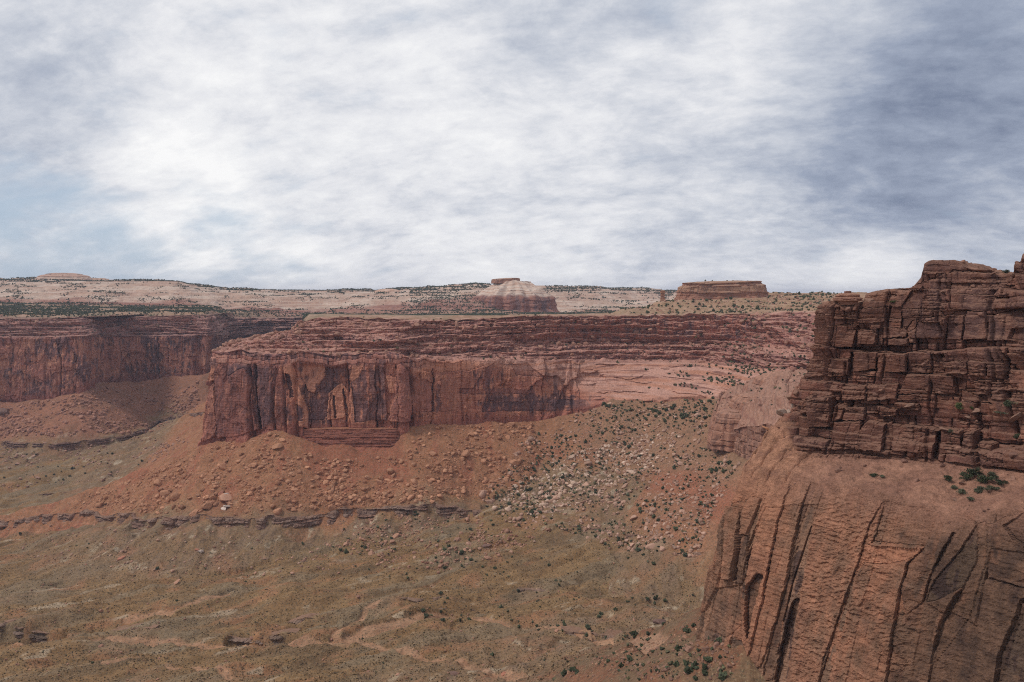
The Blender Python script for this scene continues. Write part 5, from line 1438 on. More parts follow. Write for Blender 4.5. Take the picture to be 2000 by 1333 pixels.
def shrub_proto(sub, seed):
    """bushy crown: uneven lumps with ragged edges"""
    r = np.random.RandomState(seed)
    v, f = ico(sub)
    k = r.randn(5, 3); k[:, 2] = np.abs(k[:, 2]) * 0.7; k /= np.linalg.norm(k, axis=1)[:, None]
    lump = np.max(np.clip(v @ k.T, 0, 1) ** 3, axis=1)
    rad = 0.42 + 0.62 * lump + 0.17 * r.randn(len(v))
    v = v * rad[:, None] * np.array([0.85 + 0.5 * r.rand(), 0.8 + 0.3 * r.rand(), 0.7 + 0.5 * r.rand()]) + np.array([0, 0, 0.5])
    return v.astype(np.float32), f


BP1 = [boulder_proto(1, 900 + i) for i in range(14)]
BP2 = [boulder_proto(2, 950 + i) for i in range(12)]
SP1 = [shrub_proto(1, 1000 + i) for i in range(12)]
SP2 = [shrub_proto(2, 1050 + i) for i in range(10)]
SP0 = [shrub_proto(0, 1080 + i) for i in range(10)]


def in_poly(poly, n, rng):
    p = np.array(poly, float)
    lo, hi = p.min(0), p.max(0)
    out = []
    while len(out) < n:
        q = lo + (hi - lo) * rng.rand(n * 2 + 20, 2)
        ins = np.zeros(len(q), bool)
        j = len(p) - 1
        for i in range(len(p)):
            c = ((p[i, 1] > q[:, 1]) != (p[j, 1] > q[:, 1])) & (q[:, 0] < (p[j, 0] - p[i, 0]) * (q[:, 1] - p[i, 1]) / (p[j, 1] - p[i, 1] + 1e-9) + p[i, 0])
            ins ^= c; j = i
        out += list(q[ins])
    return np.array(out[:n])


def spots(poly, n, rng, clump=0.0, ymin=240.0):
    m = int(n * (1 + 2.2 * clump))
    uv = in_poly(poly, m, rng)
    if clump:
        w = fbm(uv[:, 0] / 70, uv[:, 1] / 45, rng.randint(9999), 4) + 0.35 * rng.randn(m) * (1.2 - clump)
        uv = uv[np.argsort(-w)[:n]]
    p = ray_uv(uv, ymin=ymin)
    return p[~np.isnan(p[:, 0])]


def power(n, lo, hi, rng, a=1.6):
    return np.minimum(lo * rng.rand(n) ** (-1 / a), hi)


def scatter_mesh(name, pts, size, protos, cols, mat, rng, sink=0.25, upright=False, smooth=False):
    VV, FF, CC = [], [], []
    base = 0
    for i, (p, s) in enumerate(zip(pts, size)):
        v, f = protos[rng.randint(len(protos))]
        a = rng.rand() * 6.283; ca, sa = math.cos(a), math.sin(a)
        w = v * s
        if not upright:
            b = rng.randn() * 0.45; cb, sb = math.cos(b), math.sin(b)
            w = np.stack([w[:, 0] * cb + w[:, 2] * sb, w[:, 1], -w[:, 0] * sb + w[:, 2] * cb], -1)
        w = np.stack([w[:, 0] * ca - w[:, 1] * sa, w[:, 0] * sa + w[:, 1] * ca, w[:, 2]], -1)
        w = w + np.array([p[0], p[1], p[2] + (0 if upright else s * (0.5 - sink) * 0.5)])
        VV.append(w); FF.append(f + base); CC.append(np.repeat(cols[i][None], len(v), 0)); base += len(v)
    return raw_mesh(name, np.concatenate(VV), np.concatenate(FF), np.concatenate(CC), mat, smooth=smooth)


def colset(n, a, b, rng, jit=0.12):
    t = rng.rand(n)[:, None]
    return (np.array(a) * (1 - t) + np.array(b) * t) * (1 + jit * rng.randn(n, 1))


Z_TALUS = [(383, 884), (440, 866), (540, 846), (590, 884), (640, 900), (790, 890), (830, 832), (1040, 828), (1050, 900), (960, 975), (880, 982), (640, 994), (480, 1006), (300, 1003), (140, 995), (170, 965), (280, 925)]
Z_AMPH = [(1010, 870), (1130, 806), (1200, 786), (1380, 780), (1380, 870), (1445, 905), (1400, 990), (1360, 1090), (1200, 1075), (1080, 1030), (985, 1020), (930, 975), (990, 920)]
Z_PALE = [(960, 1000), (1010, 940), (1100, 890), (1250, 850), (1330, 850), (1300, 900), (1180, 960), (1080, 1010)]
Z_BELOW = [(960, 1010), (1080, 1035), (1000, 1090), (860, 1120), (740, 1110), (620, 1060), (700, 1005), (880, 1000)]
Z_GREY = [(0, 1030), (300, 1020), (600, 1025), (700, 1010), (900, 1010), (1050, 1060), (900, 1110), (500, 1130), (200, 1110), (0, 1090)]
Z_FLOOR = [(0, 1120), (600, 1120), (1000, 1090), (1200, 1080), (1360, 1130), (1365, 1200), (1250, 1240), (1040, 1330), (0, 1330)]
Z_LEFT = [(0, 795), (160, 772), (200, 752), (390, 738), (385, 800), (300, 845), (200, 850), (0, 855)]
Z_LEFT2 = [(0, 868), (180, 864), (300, 850), (375, 860), (330, 890), (200, 940), (0, 955)]
Z_NEAR = [(1425, 1215), (1440, 1330), (1060, 1330), (1180, 1280), (1280, 1240), (1370, 1210)]
Z_SPUR = [(1385, 1215), (1425, 1235), (1300, 1262), (1180, 1300), (1100, 1325), (1080, 1325), (1230, 1262)]
rg = np.random.RandomState(77)

M_stone = M_boulder
# (zone, loose count, loose sizes, single count, single sizes, colours, label of singles, group)
BZ = [
    (Z_TALUS, 4600, (0.5, 3.4), 82, (2.6, 6.6), (0.49, 0.260, 0.160), (0.34, 0.160, 0.095), 'orange boulder lying on the rubble slope under the long streaked cliff', 'boulders on the orange talus', 0.45),
    (Z_AMPH, 2900, (0.6, 2.6), 58, (2.5, 4.8), (0.48, 0.31, 0.235), (0.37, 0.21, 0.15), 'pinkish boulder among the shrubs on the green slope in the middle', 'boulders on the shrubby slope', 0.3),
    (Z_PALE, 800, (0.7, 2.8), 30, (2.5, 4.6), (0.58, 0.43, 0.34), (0.46, 0.30, 0.22), 'pale boulder in the light streak of blocks down the shrubby slope', 'boulders in the pale streak', 0.2),
    (Z_BELOW, 650, (0.6, 2.0), 22, (2.1, 3.8), (0.42, 0.25, 0.175), (0.32, 0.16, 0.11), 'reddish boulder scattered below the right end of the shale ledge', 'boulders below the ledge end', 0.5),
    (Z_GREY, 700, (0.45, 1.6), 20, (1.8, 3.2), (0.42, 0.28, 0.21), (0.34, 0.17, 0.115), 'boulder fallen on the grey slope below the long shale ledge', 'boulders on the grey slope', 0.7),
    (Z_FLOOR, 330, (0.35, 1.0), 12, (1.1, 2.1), (0.40, 0.22, 0.15), (0.30, 0.16, 0.12), 'small lone rock lying on the olive valley floor', 'rocks on the valley floor', 0.5),
    (Z_LEFT, 1300, (1.0, 4.0), 16, (3.4, 6.0), (0.40, 0.21, 0.15), (0.29, 0.15, 0.115), 'boulder on the red rubble slope under the far left cliff', 'boulders below the far left cliff', 0.4),
    (Z_LEFT2, 420, (0.8, 2.6), 10, (2.8, 4.4), (0.42, 0.26, 0.20), (0.30, 0.17, 0.125), 'pale rock on the grey slope below the thin left ledge', 'rocks below the left ledge', 0.6),
    (Z_NEAR, 560, (0.18, 0.8), 20, (0.8, 1.7), (0.30, 0.175, 0.125), (0.22, 0.12, 0.09), 'brown rock on the dark rubble slope at the foot of the near cliff', 'rocks at the foot of the near cliff', 0.3),
    (Z_SPUR, 160, (0.2, 0.9), 0, (1, 1), (0.42, 0.235, 0.15), (0.33, 0.18, 0.12), '', '', 0.0)]
n_single = 0
loose_p, loose_s, loose_c = [], [], []
singles = {}
protos_obj = [raw_mesh('boulder', v, f, np.ones((len(v), 3)) * 0.35, None) for v, f in BP2]
for o in protos_obj:
    C.objects.unlink(o)
M_bcol = {}


def tint_mat(name, col, var=0.2):
    m = bpy.data.materials.new(name)
    m.use_nodes = True
    t = NT(m.node_tree)
    oi = t.n('ShaderNodeObjectInfo'); geo = t.n('ShaderNodeNewGeometry')
    a = t.noise(geo.outputs['Position'], 1.1, 5, 0.65)
    k = t.math('MULTIPLY', t.rng(oi.outputs['Random'], 0, 1, 1 - var, 1 + var, False), t.rng(a, 0.3, 0.7, 0.72, 1.28, False))
    bs = t.n('ShaderNodeBsdfPrincipled')
    bs.inputs['Roughness'].default_value = 0.95
    bs.inputs['Specular IOR Level'].default_value = 0.12
    t.put(bs.inputs['Base Color'], t.vmath('SCALE', (col[0], col[1], col[2]), scale=k).outputs[0])
    bp = t.n('ShaderNodeBump'); bp.inputs['Strength'].default_value = 0.6
    t.put(bp.inputs['Height'], a); t.t.links.new(bp.outputs[0], bs.inputs['Normal'])
    out = t.n('ShaderNodeOutputMaterial'); t.t.links.new(bs.outputs[0], out.inputs[0])
    return m


def place_boulder(p, s, mat, label, group=None, proto=None, flat=1.0, rot=None):
    src = protos_obj[rg.randint(len(protos_obj)) if proto is None else proto]
    o = bpy.data.objects.new('boulder', src.data if group else src.data.copy())
    C.objects.link(o)
    if not o.data.materials:
        o.data.materials.append(None)
    o.material_slots[0].link = 'OBJECT'
    o.material_slots[0].material = mat
    o.location = (p[0], p[1], p[2] + 0.12 * s)
    o.scale = (s, s * (0.8 + 0.4 * rg.rand()), s * flat)
    o.rotation_euler = (rg.randn() * 0.3, rg.randn() * 0.3, rg.rand() * 6.28) if rot is None else rot
    tag(o, label, 'boulder', group)
    return o


for zi, (poly, n1, (a0, a1), n2_, (b0, b1), ca, cb, label, group, clump) in enumerate(BZ):
    p = spots(poly, n1, rg, clump)
    loose_p.append(p); loose_s.append(power(len(p), a0, a1, rg)); loose_c.append(colset(len(p), ca, cb, rg, 0.14))
    if n2_:
        q = spots(poly, n2_, rg, clump)
        m = tint_mat('boulder_' + group.split()[-1], (np.array(ca) + np.array(cb)) / 2 * 1.04)
        for pp, s in zip(q, power(len(q), b0, b1, rg, 3.0)):
            place_boulder(pp, s, m, label, group)
# rubble lying on the ledges of the cliffs
for name, V, lv, k, row in LEVEL:
    ii, jj = np.nonzero(lv & (row < 5.95 if name == 'central' else row > 0))
    nn, lo, hi, ca, cb = {'central': (2600, 0.8, 4.4, (0.42, 0.24, 0.175), (0.27, 0.125, 0.095)), 'left': (700, 1.2, 4.0, (0.38, 0.22, 0.165), (0.25, 0.12, 0.095)),
                          'near': (2600, 0.16, 1.3, (0.30, 0.165, 0.12), (0.17, 0.09, 0.07)), 'knob': (420, 0.5, 2.8, (0.42, 0.25, 0.185), (0.28, 0.145, 0.11))}[name]
    if name == 'near':
        m_ = (row[ii, jj] > 2.9) & ((row[ii, jj] > 3.72) | (rg.rand(len(ii)) < 0.10 + 0.5 * (fbm(V[ii, jj, 0] / 7, V[ii, jj, 1] / 7, 1301, 3) > 0.22))); ii, jj = ii[m_], jj[m_]
    se = rg.choice(len(ii), min(nn, len(ii)), False)
    loose_p.append(V[ii[se], jj[se]]); loose_s.append(power(len(se), lo, hi, rg)); loose_c.append(colset(len(se), ca, cb, rg, 0.14))
rub = scatter_mesh('rubble', np.concatenate(loose_p), np.concatenate(loose_s), BP1, np.concatenate(loose_c), M_stone, rg)
tag(rub, 'thousands of small fallen stones strewn over the talus slopes and valley floor', 'rubble', kind='stuff')
# rocks that can be told apart
m_tan = tint_mat('tan_block', (0.46, 0.25, 0.17)); m_white = tint_mat('pale_block', (0.55, 0.44, 0.38)); m_dark = tint_mat('dark_block', (0.19, 0.115, 0.095)); m_red = tint_mat('red_block', (0.38, 0.165, 0.11))
for (u, v, s, m, lab, fl, pr) in ((444, 976, 9.0, m_tan, 'largest tan block on the orange talus, just above the shale ledge', 0.75, 0),
                                  (447, 990, 5.6, m_white, 'pale flat slab leaning against the foot of the largest tan block', 0.45, 3),
                                  (436, 995, 4.4, m_white, 'white angular slab lowest in the cluster by the largest tan block', 0.5, 5),
                                  (438, 969, 5.5, m_white, 'whitish slab tucked behind the upper left of the largest tan block', 0.5, 7),
                                  (431, 966, 4.6, m_red, 'red block topmost in the cluster around the largest tan block', 0.8, 2),
                                  (392, 1078, 3.0, m_white, 'whitest rock beside two red rocks on the grey slope', 0.7, 4),
                                  (384, 1075, 2.6, m_red, 'red rock touching the whitest rock on the grey slope', 0.8, 6),
                                  (236, 1092, 4.2, m_red, 'dark red block with a shrub beside it on the grey slope', 0.7, 8),
                                  (773, 1050, 4.2, m_tan, 'pale round boulder alone below the right end of the shale ledge', 0.8, 9),
                                  (950, 1066, 4.4, m_dark, 'flat dark slab on the slope right of the pale round boulder', 0.45, 1),
                                  (1291, 1218, 4.0, m_dark, 'big dark split boulder on the pale ground near the nose of the near cliff', 1.0, 10),
                                  (1240, 1213, 1.9, m_tan, 'orange boulder left of the big dark split boulder', 0.75, 11),
                                  (984, 1319, 2.0, m_red, 'square red block on the valley floor at the bottom edge', 0.9, 0),
                                  (886, 1318, 2.2, m_dark, 'dark rock pile on the valley floor at the bottom edge', 0.6, 5),
                                  (345, 1138, 3.2, m_tan, 'flat pale slab lying on the olive floor below the grey slope', 0.25, 3),
                                  (8, 806, 11.0, m_dark, 'tilted dark block at the left edge under the far left cliff', 0.8, 2),
                                  (58, 822, 8.0, m_tan, 'stacked pale block on the far left rubble slope beside the dark block', 0.9, 4)):
    q = ray_uv([(u, v)])
    if not np.isnan(q[0, 0]):
        place_boulder(q[0], s, m, lab, None, pr, fl)

# ---- shrubs
M_shrub = rock_mat('juniper_foliage', grain=1.6, var=0.35, bump=0.5, coarse=0.4)
G1, G2 = (0.082, 0.090, 0.052), (0.048, 0.058, 0.036)
G3 = (0.10, 0.10, 0.05)
sp_p, sp_s, sp_c = [], [], []


def loose_shrubs(p, s, a=G1, b=G2):
    cc_ = colset(len(p), a, b, rg, 0.22); y_ = rg.rand(len(p)) < 0.22; cc_[y_] = colset(y_.sum(), (0.15, 0.14, 0.075), (0.11, 0.10, 0.06), rg, 0.15)
    sp_p.append(np.asarray(p)); sp_s.append(np.asarray(s)); sp_c.append(cc_)


shrub_obj = []
for v, f in SP2:
    o = raw_mesh('juniper_shrub', v, f, np.ones((len(v), 3)) * np.array(G1), None)
    C.objects.unlink(o); shrub_obj.append(o)
m_sh = tint_mat('shrub_leaves', (0.062, 0.072, 0.042), 0.35); m_sh2 = tint_mat('bright_shrub_leaves', (0.085, 0.105, 0.040), 0.2); m_sage = tint_mat('sage_leaves', (0.125, 0.13, 0.085), 0.2)


def place_shrub(p, s, label, group=None, mat=None, tall=1.0, cat='shrub'):
    o = bpy.data.objects.new('juniper_shrub', shrub_obj[rg.randint(len(shrub_obj))].data)
    C.objects.link(o)
    if not o.data.materials:
        o.data.materials.append(None)
    o.material_slots[0].link = 'OBJECT'; o.material_slots[0].material = mat or m_sh
    o.location = (p[0], p[1], p[2] - 0.12 * s)
    o.scale = (s, s, s * tall); o.rotation_euler = (0, 0, rg.rand() * 6.28)
    tag(o, label, cat, group)
    return o


SZ = [(Z_AMPH, 1350, 80, (0.8, 1.7), (1.8, 2.6), 'dark green shrub growing among boulders on the slope in the middle', 'shrubs on the boulder slope', 0.3),
      ([(960, 975), (1060, 880), (1160, 800), (1300, 790), (1250, 860), (1120, 960), (1060, 1020)], 420, 50, (0.9, 1.9), (1.9, 2.8), 'dark shrub in the thick belt running down beside the pale boulder streak', 'shrubs in the thick belt', 0.35),
      ([(1160, 790), (1230, 778), (1440, 775), (1440, 800), (1340, 830), (1200, 800)], 170, 24, (1.2, 2.2), (2.2, 3.2), 'shrub along the top of the slope under the salmon slickrock', 'shrubs along the slope top', 0.4),
      (Z_BELOW, 110, 14, (0.8, 1.8), (1.8, 2.6), 'shrub among red rocks below the right end of the shale ledge', 'shrubs below the ledge end', 0.4),
      (Z_GREY, 60, 6, (0.7, 1.3), (1.4, 2.0), 'lone shrub on the grey slope below the long ledge', 'shrubs on the grey slope', 0.3),
      ([(700, 1130), (1000, 1090), (1200, 1075), (1370, 1100), (1360, 1200), (1240, 1240), (1000, 1200), (800, 1190)], 110, 22, (0.6, 1.2), (1.3, 2.2), 'shrub dotted on the pale ground left of the near cliff nose', 'shrubs on the pale ground', 0.4),
      ([(760, 1195), (860, 1192), (1000, 1205), (1160, 1228), (1290, 1240), (1280, 1258), (1150, 1250), (980, 1222), (800, 1215)], 46, 16, (0.7, 1.2), (1.4, 2.3), 'round shrub along the sandy wash across the valley floor', 'shrubs along the wash', 0.3),
      (Z_FLOOR, 200, 10, (0.25, 0.7), (0.9, 1.5), 'small shrub on the open olive valley floor', 'shrubs on the valley floor', 0.2),
      (Z_TALUS, 70, 0, (0.5, 1.1), (1, 1), '', '', 0.5),
      (Z_LEFT2, 90, 6, (0.9, 1.8), (1.9, 2.6), 'shrub on the grey slope under the thin left ledge', 'shrubs under the left ledge', 0.5),
      (Z_NEAR, 170, 26, (0.35, 0.9), (1.0, 1.9), 'green bush on the dark rubble at the foot of the near cliff', 'bushes at the foot of the near cliff', 0.3)]
for poly, nl, ns_, (a0, a1), (b0, b1), label, group, clump in SZ:
    p = spots(poly, nl, rg, clump)
    loose_shrubs(p, a0 * 0.6 + (a1 * 1.1 - a0 * 0.6) * rg.rand(len(p)) ** 2.0)
    if ns_:
        q = spots(poly, ns_, rg, clump * 0.6)
        for pp in q:
            place_shrub(pp, b0 + (b1 - b0) * rg.rand() ** 1.6, label, group, tall=0.85 + 0.4 * rg.rand())
# shrubs on the level places of the cliffs
for name, V, lv, k, row in LEVEL:
    ii, jj = np.nonzero(lv)
    if name == 'central':
        sel = rg.choice(len(ii), 6000, False)
        pp = V[ii[sel], jj[sel]]; kk = k[ii[sel], jj[sel]]; rr = row[ii[sel], jj[sel]]
        w = np.interp(kk, [2, 4, 5, 8, 10, 12, 15, 16, 18], [0.02, 0.05, 0.25, 0.35, 0.5, 0.6, 0.9, 1.0, 1.0]) * np.where(rr > 5.9, 0.55, 0.8)
        w *= sst(-0.35, 0.35, fbm(pp[:, 0] / 30, pp[:, 1] / 30 + pp[:, 2] / 9, 1101, 3))
        keep = rg.rand(len(pp)) < w * 0.42
        loose_shrubs(pp[keep], 0.7 + 1.5 * rg.rand(keep.sum()) ** 1.6)
        # dense thicket on the rubble at the right hand end
        m = (k[ii, jj] > 14.7)
        i3, j3 = ii[m], jj[m]
        s3 = rg.choice(len(i3), min(len(i3), 260), False)
        loose_shrubs(V[i3[s3], j3[s3]], 1.0 + 1.6 * rg.rand(len(s3)))
    if name == 'left':
        sel = rg.choice(len(ii), 900, False)
        loose_shrubs(V[ii[sel], jj[sel]], 1.0 + 1.4 * rg.rand(900) ** 1.5)
    if name == 'knob':
        sel = rg.choice(len(ii), 170, False)
        loose_shrubs(V[ii[sel], jj[sel]], 0.5 + 1.6 * rg.rand(170) ** 2)
# the slickrock bench: strings of shrubs along its cracks
m = (CK > 11.2) & (CK < 16.5) & (CR > 1.05) & (CR < 2.0)
ii, jj = np.nonzero(m)
sel = rg.choice(len(ii), 9000, False)
pp = CV[ii[sel], jj[sel]]
w = fbm(pp[:, 0] / 40, pp[:, 2] / 3.5, 1105, 3) + 0.5 * fbm(pp[:, 0] / 20, pp[:, 2] / 7, 1106, 3) + 0.22 * (CK[ii[sel], jj[sel]] - 13.5)
keep = w > 0.45
pp = pp[keep][:420]
loose_shrubs(pp, 0.8 + 1.5 * rg.rand(len(pp)) ** 1.4)
# the hill below the mesa and the far plateau
n = 900
u = 1180 + 470 * rg.rand(n); Y = 1180 + 290 * rg.rand(n)
w = fbm(u / 40, Y / 40, 1110, 3) + 0.4 * rg.randn(n)
kf = (w > -0.40) & (Y > np.interp(u, FU, FSTART) + 8) & ~((np.abs(u - 1407) < 92) & (Y > 1350)) & (Y > 1330 - 1.1 * (u - 1180))
x, y, z = far_at(u[kf], Y[kf])
pp = np.stack([x, y, z], -1)
ss = 1.1 + 1.9 * rg.rand(len(pp)) ** 1.6
order = np.argsort(-ss)
for i in order[:40]:
    place_shrub(pp[i], ss[i], 'dark juniper on the terraced hill below the flat topped mesa', 'junipers below the mesa', tall=1.15)
loose_shrubs(pp[order[40:]], ss[order[40:]])
n = 1500
u = 1190 + 450 * rg.rand(n); Y = 1170 + 300 * rg.rand(n)
kf = (Y > np.interp(u, FU, FSTART) + 20) & ~((np.abs(u - 1407) < 92) & (Y > 1345)) & (Y > 1330 - 1.1 * (u - 1180))
x, y, z = far_at(u[kf], Y[kf])
loose_stones = scatter_mesh('rubble', np.stack([x, y, z], -1), power(len(x), 0.6, 2.6, rg), BP1, colset(len(x), (0.44, 0.27, 0.19), (0.28, 0.14, 0.105), rg, 0.14), M_stone, rg)
tag(loose_stones, 'small stones littering the terraced hill below the flat topped mesa', 'rubble', kind='stuff')
fp_p, fp_s = [], []
n = 120000
u = -40 + 1400 * rg.rand(n); Y = 1650 + 2050 * rg.rand(n) ** 0.9
v_est = V0 - far_at(u, Y)[2] / Y * FPX
dens = fbm(u / 60, Y / 130, 1120, 4) + 0.6 * fbm(u / 14, Y / 40, 1121, 3)
belt = np.where(Y < 2420, 0.42, -0.16)                       # the lower plateau is thick with shrubs, the slickrock only in cracks
belt = np.where((u > 800) & (u < 985) & (Y > 2350) & (Y < 3250), 0.36, belt)
sky_edge = np.interp(u, [0, 330, 430, 600, 850, 1000, 1200, 1320], [3330, 3130, 3200, 3400, 3350, 3350, 3560, 3560])
belt = np.where(np.abs(Y - sky_edge) < 110, 0.50, belt)
keep = (dens + belt + 0.10 * rg.randn(n) > 0.20) & (Y > np.interp(u, FU, FSTART) + 25) & ~((u > 1180) & (Y < 1700))
x, y, z = far_at(u[keep], Y[keep])
fpp = np.stack([x, y, z], -1)
fps = (1.2 + 1.9 * rg.rand(len(fpp)) ** 1.6) * np.where(Y[keep] > 3000, 1.35, 1.0)
fsh = scatter_mesh('scrub', fpp, fps, SP0, colset(len(fpp), (0.065, 0.075, 0.045), (0.042, 0.052, 0.034), rg, 0.15), M_shrub, rg, upright=True)
tag(fsh, 'dark dots of juniper scrub covering the far plateau and slickrock hills', 'scrub', kind='stuff')
# tufts of dry grass and blackbrush over the valley floor
gp = in_poly([(0, 1040), (500, 1050), (900, 1040), (1200, 1060), (1370, 1100), (1365, 1190), (1250, 1245), (1050, 1332), (0, 1332)], 30000, rg)
cl_ = fbm(gp[:, 0] / 60, gp[:, 1] / 26, 1201, 4) + 0.5 * rg.randn(len(gp))
gp = gp[cl_ > -0.25]
gq = ray_uv(gp); gq = gq[~np.isnan(gq[:, 0])]
wi = wash_w[np.clip(np.searchsorted(YY, gq[:, 1]), 0, len(YY) - 1), np.clip(np.searchsorted(UU, 1000 + FPX * gq[:, 0] / gq[:, 1]), 0, len(UU) - 1)]
gq = gq[wi < 0.3]
gt = colset(len(gq), (0.38, 0.25, 0.135), (0.23, 0.15, 0.082), rg, 0.15)
dk_ = rg.rand(len(gq)) < 0.45
gt[dk_] = colset(dk_.sum(), (0.090, 0.068, 0.042), (0.15, 0.105, 0.062), rg, 0.15)
tuft = scatter_mesh('grass', gq, 0.28 + 0.42 * rg.rand(len(gq)) ** 2, SP0, gt, M_shrub, rg, upright=True)
tag(tuft, 'dry grass tufts and low blackbrush speckling the valley floor', 'grass', kind='stuff')
shm = scatter_mesh('ground_scrub', np.concatenate(sp_p), np.concatenate(sp_s), SP1, np.concatenate(sp_c), M_shrub, rg, upright=True)
tag(shm, 'countless small dark shrubs over the slopes and ledges of the canyon', 'scrub', kind='stuff')
# bushes on the butte and the mesa top
for (u, Y, zz, s) in ((1378, 1392, None, 1.8), (1391, 1400, None, 1.5), (1432, 1398, None, 2.0), (1420, 1405, None, 1.7), (1461, 1400, None, 1.4)):
    place_shrub(((u - 1000) / FPX * Y, Y, 25.5), s, 'tiny juniper standing on the top of the flat mesa', 'junipers on the mesa top')


# ---- larger bushes and a small tree on the near cliff: trunk and leafy crown
def leafy(name, label, p, w, h, seed, mat_leaf, n=420, group=None, cat='bush', trunk=True):
    r = np.random.RandomState(seed)
    root = empty(name, p)
    tag(root, label, cat, group)
    nc = r.randint(6, 10)
    cen = np.stack([r.randn(nc) * 0.36, r.randn(nc) * 0.36, 0.30 + 0.62 * r.rand(nc)], -1) * np.array([w * 0.5, w * 0.5, h])
    c = cen[r.randint(nc, size=n)] + r.randn(n, 3) * np.array([w, w, h * 0.8]) * 0.12
    c[:, 2] = np.maximum(c[:, 2], 0.05 * h)
    ax = r.randn(n, 3); ax /= np.linalg.norm(ax, axis=1)[:, None]
    bx_ = r.randn(n, 3); bx_ -= ax * (bx_ * ax).sum(1)[:, None]; bx_ /= np.linalg.norm(bx_, axis=1)[:, None]
    L = (0.05 + 0.055 * r.rand(n)[:, None]) * (w + h) * 0.5
    V = np.stack([c - ax * L, c + bx_ * L * 0.45, c + ax * L, c - bx_ * L * 0.45], 1).reshape(-1, 3) + np.array(p)
    F = np.arange(n * 4).reshape(-1, 4)
    raw_mesh('crown', V, F, None, mat_leaf, root)
    if trunk:
        th = np.linspace(0, 2 * math.pi, 7)[:-1]
        rows = []
        for t in np.linspace(0, 1, 5):
            rr = 0.055 * w * (1 - 0.6 * t)
            rows.append(np.stack([rr * np.cos(th) + 0.12 * w * math.sin(2 * t + seed), rr * np.sin(th) + 0.1 * w * math.sin(3 * t), np.full(6, (t * 0.75 - 0.06) * h)], -1) + np.array(p))
        grid_mesh('trunk', np.array(rows), np.ones((5, 6, 3)) * np.array((0.16, 0.12, 0.09)), M_boulder, root, wrap=True)
    return root


def near_spot(u, v):
    """the near-cliff vertex that shows nearest to a place in the photograph"""
    uu = 1000 + FPX * NV[..., 0] / NV[..., 1]; vv = V0 - FPX * NV[..., 2] / NV[..., 1]
    d = (uu - u) ** 2 + (vv - v) ** 2 + 1e-3 * (NV[..., 1] - NV[..., 1].min()) + 400 * (NR > 7.5)
    i = np.unravel_index(np.argmin(d), d.shape)
    return NV[i]


BUSH = [(1888, 938, 2.6, 1.9, m_sh, 'dark bush behind the largest one in the bench patch'), (1934, 958, 2.8, 1.4, m_sage, 'spreading sage at the lower right of the bench patch'),
        (1896, 978, 2.0, 1.0, m_sage, 'lowest grey tuft of the bench patch'), (1955, 950, 2.4, 1.5, m_sh, 'dark bush at the far right end of the bench patch'), (1862, 955, 1.7, 1.0, m_sage, 'pale tuft between stones at the left of the bench patch'),
        (1902, 930, 3.4, 2.6, m_sh, 'largest dark bush of the patch on the near cliff bench'), (1925, 945, 3.6, 2.2, m_sh, 'wide dark bush in the bench patch, right of the largest'),
        (1876, 966, 2.6, 1.5, m_sage, 'grey green bush at the lower left of the bench patch'), (1850, 940, 1.9, 1.6, m_sh, 'round bush at the left end of the bench patch'),
        (1912, 962, 3.0, 1.6, m_sage, 'sage coloured bush low in the bench patch'), (1940, 934, 2.4, 1.8, m_sage, 'pale sage bush at the right of the bench patch'),
        (1706, 930, 2.3, 0.9, m_sh, 'small bush on the smooth bench under the dark blocks'), (1722, 932, 1.7, 0.7, m_sage, 'tiny sage tuft beside the small bush on the smooth bench'),
        (1876, 802, 2.2, 2.2, m_sh2, 'bright green bush on a ledge among the near blocks'), (1898, 800, 1.0, 0.9, m_sh2, 'small green tuft right of the bright green ledge bush'),
        (1975, 798, 4.2, 2.2, m_sh, 'dark green thicket on the near cliff ledge at the right edge'), (1955, 812, 2.4, 1.3, m_sage, 'sage tuft below the thicket at the right edge'),
        (1798, 842, 1.2, 1.9, m_sage, 'thin grey green plant on the lower near ledge'), (1856, 846, 1.9, 1.2, m_sage, 'grey bush beside the leaning slab on the near ledge'),
        (1575, 760, 1.7, 1.8, m_sh2, 'bright bush in the notch at the left edge of the near cliff'), (1745, 592, 2.2, 0.9, m_sh2, 'low green growth in the hollow below the near skyline rocks'),
        (1990, 858, 1.8, 1.6, m_sh, 'bush on rubble at the right edge of the near cliff')]
for i, (u, v, w, h, m, lab) in enumerate(BUSH):
    leafy('bush', lab, tuple(near_spot(u, v) + np.array([0, -0.2, -0.1])), w * 1.25, h * 1.15, 1200 + i, m, 900)
tp_ = px(1965, 537, 290)
leafy('small_tree', 'small rounded tree standing on the skyline of the near cliff', tp_, 2.9, 2.0, 1250, m_sh, 520, cat='tree')
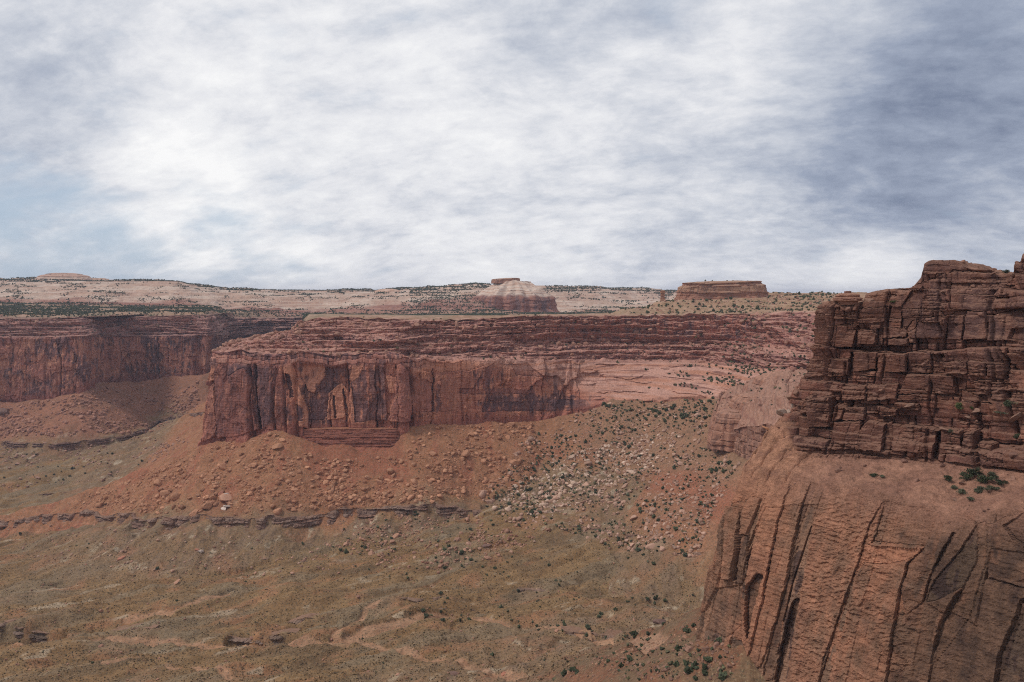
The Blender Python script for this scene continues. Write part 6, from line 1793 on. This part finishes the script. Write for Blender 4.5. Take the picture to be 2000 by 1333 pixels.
# loose slabs on the near ledges
m_nb = tint_mat('near_slab', (0.27, 0.16, 0.12)); m_nw = tint_mat('pale_near_block', (0.42, 0.30, 0.24))
for i, (u, v, s, fl, m, lab) in enumerate(((1775, 795, 2.6, 0.40, m_nb, 'rounded flat slab resting on the ledge in the middle of the near cliff'), (1905, 804, 1.5, 0.9, m_nb, 'grey pointed block beside the bright green ledge bush'),
                                          (1845, 840, 1.9, 0.35, m_nb, 'long slab leaning on the lower near ledge'), (1890, 815, 1.3, 0.6, m_nb, 'grey block on the ledge under the bright green bush'),
                                          (1525, 800, 2.3, 0.9, m_nw, 'whitish weathered block left of its twins at the edge of the near cliff'), (1540, 806, 1.5, 1.2, m_nw, 'small square pale block between two whitish blocks'),
                                          (1556, 800, 2.4, 1.1, m_nw, 'whitish weathered block right of the small square pale block'), (1545, 778, 2.4, 0.6, m_nb, 'brown block on top of the three whitish blocks'),
                                          (1498, 838, 2.2, 0.45, tint_mat('orange_slab', (0.44, 0.205, 0.11)), 'orange slab perched on the orange spur of the near cliff'),
                                          (1695, 588, 1.9, 0.9, m_nb, 'big leaning block in the notch right of the balanced slab'), (1986, 815, 2.4, 0.5, m_nb, 'large grey slab at the right edge among bushes'),
                                          (1882, 948, 1.3, 0.45, m_nb, 'grey slab at the edge of the bench bush patch'), (1866, 977, 1.1, 0.4, m_nb, 'small grey slab below the bench bush patch'))):
    place_boulder(near_spot(u, v), s, m, lab, None, i % 12, fl)

# ------------------------------------------------------------------ haze
import bmesh
bm = bmesh.new()
bmesh.ops.create_cube(bm, size=1.0)
me = bpy.data.meshes.new('haze'); bm.to_mesh(me); bm.free()
hz = bpy.data.objects.new('haze', me)
C.objects.link(hz)
hz.location = (0, 0, (-430 + 140) / 2); hz.scale = (42000, 42000, 570)
tag(hz, 'thin bluish haze filling the canyon air', 'haze', kind='stuff')
hm = bpy.data.materials.new('haze'); hm.use_nodes = True
t = NT(hm.node_tree)
pv = t.n('ShaderNodeVolumePrincipled')
pv.inputs['Color'].default_value = (0.72, 0.78, 1.0, 1)
pv.inputs['Density'].default_value = 0.00005
out = t.n('ShaderNodeOutputMaterial'); t.t.links.new(pv.outputs[0], out.inputs['Volume'])
me.materials.append(hm)
